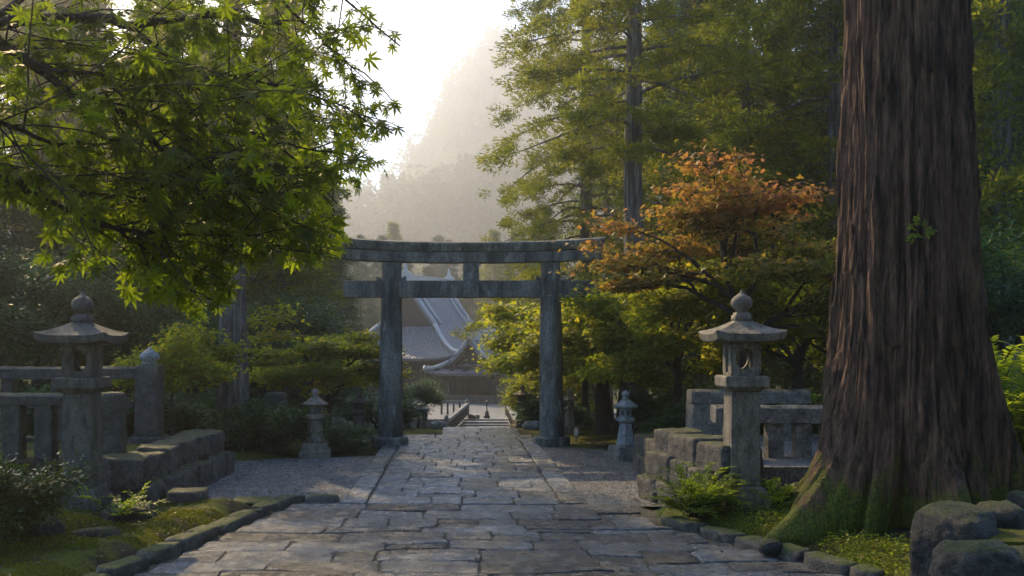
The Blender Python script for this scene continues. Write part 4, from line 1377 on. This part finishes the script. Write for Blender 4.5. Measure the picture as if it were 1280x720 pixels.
def big_lantern(loc, label, rz, scale=1.0, hx=1.0, mat=None):
    root = empty('stone_lantern', loc, rz, label, 'stone lantern')
    mat = mat or M_lantern
    mb = MB(); mb.loft([sq_ring(0.34, -0.15), sq_ring(0.34, 0.16), sq_ring(0.32, 0.19), sq_ring(0.25, 0.28)])
    mb.build('base', mat, root, bevel=0.012)
    mb = MB(); mb.loft([sq_ring(0.225, 0.282), sq_ring(0.218, 0.9), sq_ring(0.213, 1.375)])
    mb.build('shaft', mat, root, bevel=0.012)
    mb = MB(); mb.loft([sq_ring(0.225, 1.376), sq_ring(0.30, 1.43), sq_ring(0.325, 1.435), sq_ring(0.325, 1.545), sq_ring(0.31, 1.56), sq_ring(0.2, 1.562)])
    mb.build('platform', mat, root, bevel=0.01)
    hw = 0.225
    firebox(hw, 1.563, 1.945, 0.125).build('firebox', mat, root, fix=True)
    # roof with upturned corners
    mb = MB()
    E = 0.53
    rings = [sq_ring(0.22, 1.946), sq_ring(0.33, 1.948, 0.0), sq_ring(E - 0.03, 1.958, 0.035), sq_ring(E, 2.045, 0.04)]
    for t in (0.04, 0.12, 0.25, 0.42, 0.6, 0.8, 1.0):
        h_ = E * (1 - t) + 0.13 * t
        rings.append(sq_ring(h_ - 0.005, 2.05 + 0.15 * t ** 1.25, 0.04 * (1 - t) ** 1.8))
    mb.loft(rings)
    mb.build('roof', mat, root, bevel=0.006)
    mb = MB()
    mb.loft([sq_ring(0.125, 2.202), sq_ring(0.125, 2.262), sq_ring(0.10, 2.275), sq_ring(0.10, 2.30)])
    lathe(mb, [(0.075, 2.295), (0.09, 2.32), (0.10, 2.335), (0.12, 2.345), (0.152, 2.375), (0.162, 2.41), (0.152, 2.445), (0.12, 2.48), (0.07, 2.505), (0.03, 2.53), (0.012, 2.56), (0.003, 2.575)], 20)
    o = mb.build('finial', mat, root)
    for p in o.data.polygons: p.use_smooth = len(p.vertices) == 4 and abs(p.normal.z) < 0.97
    root.scale = (scale * hx, scale * hx, scale)
    return root


M_lantern_dark = stone_mat('shaded_lantern_stone', (0.055, 0.052, 0.044), (0.16, 0.15, 0.125), (0.6, 0.9), 0.12, 2.0, 0.35, 2.2, 0.25)  # lantern stone again, with the left lantern's shade put into a darker colour
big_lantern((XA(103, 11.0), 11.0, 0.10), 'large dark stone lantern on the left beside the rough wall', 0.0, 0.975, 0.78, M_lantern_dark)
big_lantern((XA(927, 11.1), 11.1, 0.10), 'large stone lantern on the right between bush and big trunk', 0.0, 0.985, 0.77, M_lantern)


def small_lantern(loc, label, mat, sc_=1.0, rz=0.3, n=6, wide=1.0):
    root = empty('stone_lantern', loc, rz, label, 'stone lantern')
    mb = MB(); mb.loft([sq_ring(0.28, -0.1), sq_ring(0.28, 0.10), sq_ring(0.265, 0.11), sq_ring(0.235, 0.112), sq_ring(0.225, 0.235), sq_ring(0.20, 0.25)])
    mb.build('base', M_rail if mat is M_pale else mat, root, bevel=0.008)
    mb = MB()
    mb.loft([poly_ring(q, z, n) for q, z in ((0.19, 0.251), (0.19, 0.29), (0.175, 0.32), (0.15, 0.45), (0.125, 0.58), (0.115, 0.64))])
    mb.build('shaft', mat, root, bevel=0.006)
    mb = MB()
    mb.loft([poly_ring(q, z, n) for q, z in ((0.115, 0.641), (0.165, 0.675), (0.18, 0.69), (0.18, 0.735), (0.15, 0.755), (0.10, 0.757))])
    mb.build('platform', mat, root, bevel=0.006)
    mb = MB()
    mb.loft([poly_ring(0.118, 0.758, n), poly_ring(0.114, 0.905, n)])
    fb_ = mb.build('firebox', mat, root, bevel=0.005)
    for i in range(n):
        a = 6.2832 * (i + 0.5) / n
        m2 = MB(); m2.box(-0.006, 0.004, -0.03, 0.03, 0.79, 0.875)
        w = m2.build('window', M_bronze, fb_)
        w.location = (0.104 * math.cos(a), 0.104 * math.sin(a), 0); w.rotation_euler = (0, 0, a)
    mb = MB()
    mb.loft([poly_ring(0.12, 0.906, n), poly_ring(0.235 * wide, 0.93, n, 0, 0.0), poly_ring(0.24 * wide, 0.955, n), poly_ring(0.165 * wide, 0.995, n), poly_ring(0.10, 1.05, n), poly_ring(0.075, 1.065, n)])
    mb.build('roof', mat, root, bevel=0.006)
    mb = MB()
    lathe(mb, [(0.06, 1.064), (0.062, 1.09), (0.045, 1.10), (0.05, 1.115), (0.072, 1.14), (0.075, 1.17), (0.055, 1.20), (0.02, 1.22), (0.004, 1.235)], 16)
    mb.build('finial', mat, root, smooth=True)
    root.scale = (sc_, sc_, sc_)
    return root


small_lantern((XA(782, 16.9), 16.9, -0.03), 'small pale grey lantern on stepped base at the right gravel edge', M_pale, 0.99)
small_lantern((XA(394, 17.2), 17.2, 0.0), 'small weathered lantern at the left gravel edge beside the shrub', M_lantern, 0.98, 0.1)
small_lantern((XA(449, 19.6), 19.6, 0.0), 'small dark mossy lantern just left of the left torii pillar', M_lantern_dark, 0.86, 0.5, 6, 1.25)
small_lantern((XA(712, 22.3), 22.3, -0.1), 'small weathered lantern partly behind the right torii pillar', M_lantern, 0.85, 0.2)
small_lantern((XA(653, 25.5), 25.5, gzz(XA(653, 25.5), 25.5)), 'squat dark lantern beyond the torii at right of the steps', M_lantern_dark, 0.95, 0.2, 6, 1.3)


# ------------------------------------------------------------------ stone fences
def stone_fence(name, label, loc, rail, posts, parts=(), mat=None):
    """rail: (x0,x1,z0,z1,depth); posts: (x, halfwidth, z0, z1)"""
    root = empty(name, loc, 0, label, 'stone fence')
    x0, x1, z0, z1, d = rail
    mb = MB()
    m = 10
    rings = []
    for i in range(m + 1):
        x = x0 + (x1 - x0) * i / m
        w = 0.006 * math.sin(i * 2.1)
        rings.append([(x, -d, z0 + w), (x, -d, z1 - 0.035 + w), (x, -d * 0.55, z1 + w), (x, d * 0.55, z1 + w), (x, d, z1 - 0.035 + w), (x, d, z0 + w)])
    mb.loft(rings)
    mb.build('rail', (mat or M_rail), root, bevel=0.012)
    for x, hw, a, b_ in posts:
        mb = MB(); mb.loft([sq_ring(hw, a, 0, 2), sq_ring(hw * 0.98, (a + b_) / 2, 0, 2), sq_ring(hw * 0.97, b_, 0, 2)])
        o = mb.build('post', (mat or M_rail), root, bevel=0.012)
        o.location = (x, 0, 0)
    for (nm, x0, x1, a, b_, dd) in parts:
        mb = MB(); mb.box(x0, x1, -dd, dd, a, b_)
        mb.build(nm, (mat or M_rail), root, bevel=0.012)
    return root


Yb, Yn = 14.5, 12.35
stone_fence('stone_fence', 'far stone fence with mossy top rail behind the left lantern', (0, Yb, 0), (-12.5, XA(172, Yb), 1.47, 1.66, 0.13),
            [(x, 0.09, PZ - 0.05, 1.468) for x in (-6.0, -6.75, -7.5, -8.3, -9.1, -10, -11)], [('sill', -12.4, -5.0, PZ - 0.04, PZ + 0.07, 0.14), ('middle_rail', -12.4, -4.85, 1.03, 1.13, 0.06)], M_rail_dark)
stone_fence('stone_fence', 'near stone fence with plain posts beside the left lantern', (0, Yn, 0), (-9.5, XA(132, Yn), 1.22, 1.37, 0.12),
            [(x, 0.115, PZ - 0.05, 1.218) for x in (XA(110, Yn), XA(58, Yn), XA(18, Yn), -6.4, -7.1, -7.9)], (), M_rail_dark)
# free-standing posts
root = empty('gate_post', (XA(187, 14.4), 14.4, PZ), 0, 'stone post with carved onion finial at the end of the far left fence', 'post')
mb = MB(); mb.loft([sq_ring(0.25, -0.05), sq_ring(0.25, 0.07), sq_ring(0.22, 0.10), sq_ring(0.17, 0.102)])
mb.build('base', M_rail_dark, root, bevel=0.01)
mb = MB(); mb.loft([sq_ring(0.175, 0.103), sq_ring(0.17, 1.1), sq_ring(0.165, 1.14), sq_ring(0.10, 1.17)])
mb.build('shaft', M_rail_dark, root, bevel=0.02)
mb = MB(); lathe(mb, [(0.10, 1.168), (0.11, 1.19), (0.09, 1.205), (0.135, 1.24), (0.15, 1.275), (0.13, 1.32), (0.075, 1.365), (0.03, 1.40), (0.005, 1.43)], 18)
mb.build('finial', M_pale, root, smooth=True)
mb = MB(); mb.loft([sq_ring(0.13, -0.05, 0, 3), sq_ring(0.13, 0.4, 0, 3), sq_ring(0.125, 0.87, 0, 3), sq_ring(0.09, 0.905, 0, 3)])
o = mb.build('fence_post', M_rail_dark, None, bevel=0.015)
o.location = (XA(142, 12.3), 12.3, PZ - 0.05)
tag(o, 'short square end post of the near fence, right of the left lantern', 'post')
# short stone marker in the shrubs
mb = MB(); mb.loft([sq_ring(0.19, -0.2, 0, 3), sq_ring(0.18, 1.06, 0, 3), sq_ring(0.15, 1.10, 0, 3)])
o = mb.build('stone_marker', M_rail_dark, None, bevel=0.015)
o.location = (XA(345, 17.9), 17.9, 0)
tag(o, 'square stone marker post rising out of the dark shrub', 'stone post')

Yf, Yr = 15.0, 12.7
k = Yf / F
stone_fence('stone_fence', 'far stone fence with thick corner post behind the right lantern', (0, Yf, 0), (XA(861, Yf), XA(1009, Yf), 1.07, 1.29, 0.15),
            [(XA(880, Yf), 0.235, 0.60, 1.068), (XA(985, Yf), 0.16, 0.48, 1.068), (XA(930, Yf), 0.10, 0.48, 1.068)],
            [('base', XA(852, Yf), XA(915, Yf), 0.45, 0.598, 0.28), ('sill', XA(916, Yf), XA(1040, Yf), 0.46, 0.58, 0.12)])
stone_fence('stone_fence', 'near stone fence with square posts between right lantern and trunk', (0, Yr, 0), (XA(891, Yr), XA(1042, Yr), 0.96, 1.19, 0.15),
            [(XA(967, Yr), 0.105, 0.25, 0.958), (XA(1002, Yr), 0.105, 0.25, 0.958), (XA(1036, Yr), 0.105, 0.25, 0.958), (XA(915, Yr), 0.105, 0.25, 0.958)])
# leaf-littered earth strip the right lantern lantern stands before
# ------------------------------------------------------------------ temple
def irimoya(root, L, w1, w2, D, over, zr, corner=0.55, period=0.26):
    """hip-and-gable tiled roof: local y along the ridge, local x across"""
    prof = lambda t: zr - D * (1.75 * t - 0.75 * t * t)
    tw = w1 / w2
    HL = L / 2
    half = HL + over

    def lift(x, y):
        ex = min(1, abs(x) / w2); ey = min(1, abs(y) / half)
        return corner * (ex ** 5) * (ey ** 5) + 0.10 * corner * (max(ex * (abs(x) > w1), ey * (abs(y) > HL)) ** 6)
    # two main slopes
    for s in (-1, 1):
        ny = int(2 * half / (period / 4)); nv = 16
        idx = {}
        mb = MB()
        vs, fs = [], []
        for j in range(nv + 1):
            t = j / nv
            x = t * w2
            U = HL if t <= tw else HL + over * (t - tw) / (1 - tw)
            for i in range(ny + 1):
                y = -U + 2 * U * i / ny
                rib = 0.045 * max(0, math.cos(2 * math.pi * y / period))
                vs.append((s * x, y, prof(t) + rib + lift(x, y)))
        for j in range(nv):
            for i in range(ny):
                a = j * (ny + 1) + i
                q = (a, a + 1, a + ny + 2, a + ny + 1)
                fs.append(q if s < 0 else q[::-1])
        mb.add(vs, fs)
        o = mb.build('roof_slope', M_rooftile, root, fix=False)
        m = o.modifiers.new('s', 'SOLIDIFY'); m.thickness = 0.16; m.offset = -1
    for s in (-1, 1):
        nx_ = int(2 * w2 / (period / 4)); nv = 10
        mb = MB(); vs, fs = [], []
        for j in range(nv + 1):
            q = j / nv
            t = tw + (1 - tw) * q
            W = w1 * 0.98 + (w2 - w1 * 0.98) * q
            y = s * (HL - 0.35 + (over + 0.35) * q)
            for i in range(nx_ + 1):
                x = -W + 2 * W * i / nx_
                rib = 0.045 * max(0, math.cos(2 * math.pi * x / period))
                vs.append((x, y, prof(t) + rib + lift(x, y) - 0.02))
        for j in range(nv):
            for i in range(nx_):
                a = j * (nx_ + 1) + i
                q = (a, a + 1, a + nx_ + 2, a + nx_ + 1)
                fs.append(q if s > 0 else q[::-1])
        mb.add(vs, fs)
        o = mb.build('roof_skirt', M_rooftile, root, fix=False)
        m = o.modifiers.new('s', 'SOLIDIFY'); m.thickness = 0.16; m.offset = -1
        # gable wall and its barge boards
        yg = s * (HL - 0.45)
        pts = [(-w1 * (1 - i / 10) * 0.97) for i in range(10)] + [w1 * i / 10 * 0.97 for i in range(11)]
        mb = MB()
        top = [(x, yg, prof(abs(x) / w2) - 0.17) for x in pts]
        zb = prof(tw) - 0.15
        bot = [(x, yg, zb - 0.05) for x in pts]
        n = len(pts)
        mb.add(top + bot, [(i, i + 1, n + i + 1, n + i) for i in range(n - 1)])
        mb.build('gable_wall', M_wood_dark, root, fix=False)
        mb = MB()
        yb_ = s * (HL - 0.06)
        for dz0, dz1, yy in ((-0.17, -0.50, yb_),):
            top = [(x, yy, prof(abs(x) / w2) + dz0) for x in pts]; bot = [(x, yy, prof(abs(x) / w2) + dz1 + 0.16 * abs(x) / w1) for x in pts]
            top2 = [(x, yy - s * 0.1, z) for x, y, z in top]; bot2 = [(x, yy - s * 0.1, z) for x, y, z in bot]
            mb.add(top + bot + top2 + bot2, [(i, i + 1, n + i + 1, n + i) for i in range(n - 1)] + [(2 * n + i, 3 * n + i, 3 * n + i + 1, 2 * n + i + 1) for i in range(n - 1)] + [(n + i, n + i + 1, 3 * n + i + 1, 3 * n + i) for i in range(n - 1)])
        mb.build('barge_board', M_wood_dark, root)
        # descending ridges
        for sx_ in (-1, 1):
            for dy, r_ in ((-0.16, 0.15), (-0.95, 0.13)):
                t1 = tw * 0.98
                p = [(sx_ * w2 * t1 * i / 10, s * (HL + dy), prof(t1 * i / 10) + 0.10) for i in range(11)]
                p = p[1:] if dy < -0.5 else p
                mb = MB(); mb.tube(p, r_, 8)
                mb.build('verge_ridge', M_ridge, root, smooth=True)
            p = []
            for i in range(11):
                q = i / 10
                t = tw + (1 - tw) * q
                x, y = sx_ * t * w2, s * (HL + over * q)
                p.append((x, y, prof(t) + lift(x, y) + 0.12))
            mb = MB(); mb.tube(p, [0.14] * 10 + [0.17], 8)
            mb.build('hip_ridge', M_ridge, root, smooth=True)
    mb = MB()
    mb.box(-0.20, 0.20, -HL - 0.05, HL + 0.05, zr - 0.1, zr + 0.42)
    mb.box(-0.26, 0.26, -HL - 0.08, HL + 0.08, zr + 0.422, zr + 0.50)
    mb.build('main_ridge', M_ridge, root, bevel=0.04)
    for s in (-1, 1):
        mb = MB()
        mb.loft([[(x * q, s * (HL + 0.12) + d_, z) for x, d_ in ((-1, -0.1), (1, -0.1), (1, 0.1), (-1, 0.1))] for q, z in ((0.42, zr - 0.05), (0.5, zr + 0.25), (0.40, zr + 0.6), (0.14, zr + 0.78), (0.06, zr + 1.1), (0.02, zr + 1.3))])
        mb.build('ridge_ornament', M_ridge, root, bevel=0.03)
    return prof(1.0)


def temple(name, label, loc, a, L, w1, w2, D, over, zr, zbase, inset, corner=0.5):
    root = empty(name, loc, -a, label, 'temple hall')
    ze = irimoya(root, L, w1, w2, D, over, zr, corner)
    hx, hy = w2 - inset, L / 2 + over - inset
    mb = MB(); mb.box(-hx, hx, -hy, hy, zbase + 0.5, ze + 0.35)
    mb.build('wall', M_wood_dark, root)
    mb = MB(); mb.box(-hx - 0.7, hx + 0.7, -hy - 0.7, hy + 0.7, zbase - 1.0, zbase + 0.498)
    mb.build('podium', M_wall, root, bevel=0.03)
    for ix in range(5):
        for iy in (-1, 1):
            mb = MB(); lathe(mb, [(0.16, zbase + 0.5), (0.16, ze + 0.3)], 12)
            o = mb.build('column', M_wood_dark, root, smooth=True); o.location = (-hx - 0.25 + (2 * hx + 0.5) * ix / 4, iy * (hy + 0.28), 0)
    mb = MB()
    for i in range(26):
        x = -hx + 0.3 + (2 * hx - 0.6) * i / 25
        mb.box(x - 0.03, x + 0.03, -hy - 0.06, -hy - 0.004, zbase + 0.6, zbase + 2.3)
    for z in (0.6, 1.4, 2.2):
        mb.box(-hx + 0.2, hx - 0.2, -hy - 0.09, -hy - 0.062, zbase + z, zbase + z + 0.1)
    mb.build('lattice_door', M_wood_dark, root)
    mb = MB()      # rafters under the eaves
    for i in range(int(2 * w2 / 0.35)):
        x = -w2 + 0.25 + i * 0.35
        mb.box(x - 0.05, x + 0.05, -L / 2 - over + 0.15, -hy, ze - 0.33, ze - 0.21)
    mb.build('rafters', M_wood_dark, root)
    return root


aM = R(28)
gx, gy = XA(508, 66), 66.0
Lm = 6.0
cxm_, cym_ = gx + math.sin(aM) * Lm / 2, gy + math.cos(aM) * Lm / 2
CZ = -1.7
temple('temple_hall', 'large tiled temple hall with curved gable roof seen through the torii', (cxm_, cym_, 0), aM, Lm, 2.25, 5.6, 5.3, 2.5, 6.3, CZ, 1.7)
aP = R(24)
gx, gy = XA(586, 61), 61.0
Lp = 3.6
temple('temple_porch', 'smaller tiled porch roof with pointed gable in front of the temple hall', (gx + math.sin(aP) * Lp / 2, gy + math.cos(aP) * Lp / 2, 0), aP, Lp, 1.4, 2.6, 2.2, 1.2, 2.35, CZ, 0.9, 0.22)

# court, steps and bridge deck before the temple
M_court = stone_mat('court_paving', (0.16, 0.17, 0.17), (0.30, 0.31, 0.31), (0.4, 0.65), 0.0, 1.0, 0.2, 0.6, 0.1)
mb = MB(); mb.box(-9, 9, 47.2, 66, CZ - 0.6, CZ); tag(mb.build('court', M_court), kind='structure')
mb = MB(); mb.box(-0.75, 2.9, 25.2, 45.98, -2.1, -1.94); tag(mb.build('bridge_deck', M_court), kind='structure')
mb = MB()
for i in range(9):
    mb.box(-0.32, 1.45, 23.32 + i * 0.28, 23.60 + i * 0.28 - 0.002, -2.3, -0.02 - (i + 1) * 0.2)
tag(mb.build('stair', M_court), kind='structure')
mb = MB()
mb.box(-0.6, 2.75, 46.0, 46.5, -2.2, -1.86); mb.box(-0.6, 2.75, 46.502, 47.198, -2.2, -1.77)
tag(mb.build('court_step', M_court), kind='structure')


def railing(label, a, b, zdeck):
    root = empty('railing', (a[0], a[1], 0), 0, label, 'railing')
    a3, b3 = Vector((0, 0, a[2])), Vector((b[0] - a[0], b[1] - a[1], b[2]))
    mb = MB()
    d = (b3 - a3).normalized(); s = Vector((-d.y, d.x, 0)).normalized() * 0.09
    for off in (0,):
        rings = [[p + s, p - s, p - s + Vector((0, 0, 0.13)), p + s + Vector((0, 0, 0.13))] for p in (a3, b3)]
        mb.loft(rings)
    mb.build('handrail', M_pale, root, bevel=0.015)
    mb = MB()
    rings = [[p + s * 0.7, p - s * 0.7, p - s * 0.7 + Vector((0, 0, 0.08)), p + s * 0.7 + Vector((0, 0, 0.08))] for p in (a3 - Vector((0, 0, 0.62)), b3 - Vector((0, 0, 0.62)))]
    mb.loft(rings)
    mb.build('lower_rail', M_court, root)
    for i in range(10):
        p = a3.lerp(b3, (i + 0.3) / 9.6)
        mb = MB(); mb.box(-0.05, 0.05, -0.05, 0.05, -0.75, -0.003)
        o = mb.build('baluster', M_bronze, root); o.location = p
    for p in (a3, b3):
        mb = MB(); mb.box(-0.11, 0.11, -0.11, 0.11, -0.9, 0.18); lathe(mb, [(0.06, 0.17), (0.09, 0.22), (0.06, 0.29), (0.01, 0.34)], 10)
        o = mb.build('newel', M_pale, root, bevel=0.01); o.location = p
    return root


railing('left stone railing leading down to the temple court', (XA(558, 38), 38.0, -1.13), (XA(584, 50), 50.0, -1.2), 0)
railing('right stone railing leading down to the temple court', (XA(646, 38), 38.0, -1.2), (XA(634, 50), 50.0, -1.2), 0)
# court fence
root = empty('court_fence', (XA(552, 50.5), 50.5, CZ), 0, 'low post fence at the left side of the temple court', 'fence')
for i in range(5):
    mb = MB(); mb.box(-0.05, 0.05, -0.05, 0.05, 0, 0.62)
    o = mb.build('post', M_bronze, root); o.location = (i * 0.32, 0, 0)
mb = MB(); mb.box(-0.15, 1.45, -0.06, 0.06, 0.622, 0.72); mb.build('rail', M_pale, root, bevel=0.01)
# bronze incense stand in the court
root = empty('incense_stand', (XA(608.5, 48), 48.0, CZ), 0, 'dark bronze stand with slim stem in the middle of the court', 'incense stand')
mb = MB(); lathe(mb, [(0.16, 0), (0.17, 0.08), (0.12, 0.12), (0.10, 0.3), (0.06, 0.36)], 14); mb.build('base', M_bronze, root, smooth=True)
mb = MB(); lathe(mb, [(0.035, 0.361), (0.03, 0.7), (0.045, 0.72)], 10); mb.build('stem', M_bronze, root, smooth=True)
mb = MB(); lathe(mb, [(0.05, 0.721), (0.09, 0.74), (0.10, 0.80), (0.06, 0.84), (0.02, 0.88)], 12); mb.build('cap', M_bronze, root, smooth=True)
for i, (px, d) in enumerate(((588, 0.3), (592, 0.22), (596.5, 0.25))):
    stone('court_stone', (XA(px, 47.6), 47.6, CZ), (d, d, d * 0.75), 50 + i, M_boulder, ('left', 'middle', 'right')[i] + ' of three small dark stones at the top of the court step', 'stone', None, i, pw=2.4, amp=0.03)
K = 1.15
for o in list(COL.objects):
    if o.parent is None and o.name.split('.')[0] in ('temple_hall', 'temple_porch', 'court', 'bridge_deck', 'court_step', 'railing', 'court_fence', 'incense_stand', 'court_stone'):
        o.location = (o.location.x * K, o.location.y * K, 2 + (o.location.z - 2) * K)
        o.scale = (K, K, K)
# stone tables beside the landing
for px, Y, lab in ((520, 24.5, 'low stone bench with white slab top left of the landing'),):
    root = empty('stone_bench', (XA(px, Y), Y, gzz(XA(px, Y), Y)), 0, lab, 'bench')
    h0 = 0.45
    mb = MB(); mb.box(-0.34, 0.34, -0.2, 0.2, h0, h0 + 0.07); mb.build('seat', M_pale, root, bevel=0.01)
    for s in (-1, 1):
        mb = MB(); mb.box(-0.07, 0.07, -0.16, 0.16, -0.4, h0 - 0.002); o = mb.build('leg', M_rail, root, bevel=0.01); o.location = (s * 0.22, 0, 0)
for i, (px, Y, s, lab) in enumerate(((548, 23.8, 0.3, 'rounded stone at the left end of the landing'), (418, 22.5, 0.5, 'pale round rock between the two left lanterns'),
                                     (432, 22.0, 0.42, 'pale flat rock beside the mossy left lantern'), (665, 23.6, 0.35, 'rounded stone at the right end of the landing'))):
    stone('boulder', (XA(px, Y), Y, gzz(XA(px, Y), Y) - 0.05), (s * 1.3, s, s * 0.8), 60 + i, M_pale, lab, 'rock', None, i, pw=2.6, amp=0.05)
# white oval marker sign
root = empty('marker_sign', (XA(720, 20.4), 20.4, -0.02), 0, 'small white oval plate on a short stake behind the right pillar', 'sign')
mb = MB(); mb.box(-0.012, 0.012, -0.012, 0.012, -0.1, 0.06); mb.build('stake', M_bronze, root)
mb = MB(); mb.loft([[(0.045 * math.cos(6.2832 * i / 20), y, 0.15 + 0.09 * math.sin(6.2832 * i / 20)) for i in range(20)] for y in (-0.012, -0.03)]); mb.build('plate', M_white, root)

# ------------------------------------------------------------------ haze
DENS = 0.0021
mb = MB()
mb.box(-310, 310, -60, 600, -60, 205)
hz = mb.build('haze', new_mat('haze')[0])
m = hz.data.materials[0]
b = NB(m)
pv = b.n('ShaderNodeVolumePrincipled', {'Color': (0.93, 0.95, 0.97, 1), 'Density': DENS, 'Anisotropy': 0.8})
b.out(None, pv.outputs[0])
tag(hz, 'pale morning mist filling the valley', 'haze', None, 'stuff')

# ------------------------------------------------------------------ light
SUN_AZ, SUN_EL = -31.0, 36.0     # degrees from the view axis (negative: left), elevation
w = bpy.data.worlds.new('World')
sc.world = w
w.use_nodes = True
nt = w.node_tree
nt.nodes.clear()
sky = nt.nodes.new('ShaderNodeTexSky')
sky.sky_type = 'NISHITA'
sky.sun_disc = False
sky.sun_elevation = R(SUN_EL)
sky.sun_rotation = R(SUN_AZ)
sky.dust_density = 0.5
sky.air_density = 1.3
sky.ozone_density = 4.0
bg = nt.nodes.new('ShaderNodeBackground')
bg.inputs['Strength'].default_value = 0.14
wo = nt.nodes.new('ShaderNodeOutputWorld')
nt.links.new(sky.outputs[0], bg.inputs[0])
nt.links.new(bg.outputs[0], wo.inputs[0])
ld = bpy.data.lights.new('sun', 'SUN')
ld.energy = 5.0
ld.angle = R(0.5)
ld.color = (1.0, 0.67, 0.29)
lo = bpy.data.objects.new('sun', ld)
COL.objects.link(lo)
sd = Vector((math.sin(R(SUN_AZ)) * math.cos(R(SUN_EL)), math.cos(R(SUN_AZ)) * math.cos(R(SUN_EL)), math.sin(R(SUN_EL))))
lo.rotation_euler = sd.to_track_quat('Z', 'Y').to_euler()

# ------------------------------------------------------------------ camera
cd = bpy.data.cameras.new('camera')
cam = bpy.data.objects.new('camera', cd)
COL.objects.link(cam)
cam.location = (0, 0, H)
cam.rotation_euler = (R(90), 0, 0)
cd.sensor_width = 36
cd.lens = F / 1280 * 36
cd.shift_x = (640 - CX) / 1280
cd.shift_y = (HY - 360) / 1280
cd.clip_start = 0.05
cd.clip_end = 3000
sc.camera = cam

sc.view_settings.view_transform = 'Standard'
sc.view_settings.look = 'None'
sc.view_settings.gamma = 1
sc.view_settings.use_curve_mapping = False
sc.view_settings.exposure = 0.78
try:
    sc.view_settings.use_white_balance = True
    sc.view_settings.white_balance_temperature = 5650
    sc.view_settings.white_balance_tint = 10
except Exception as e:
    print(e)
cy = sc.cycles
cy.use_denoising = True
try:
    cy.denoiser = 'OPENIMAGEDENOISE'
    cy.denoising_input_passes = 'RGB_ALBEDO_NORMAL'
    cy.denoising_prefilter = 'ACCURATE'
except Exception as e:
    print(e)
cy.max_bounces = 6
cy.diffuse_bounces = 3
cy.glossy_bounces = 2
cy.transmission_bounces = 4
cy.transparent_max_bounces = 4
cy.volume_bounces = 1
cy.caustics_reflective = False
cy.caustics_refractive = False
cy.sample_clamp_indirect = 6
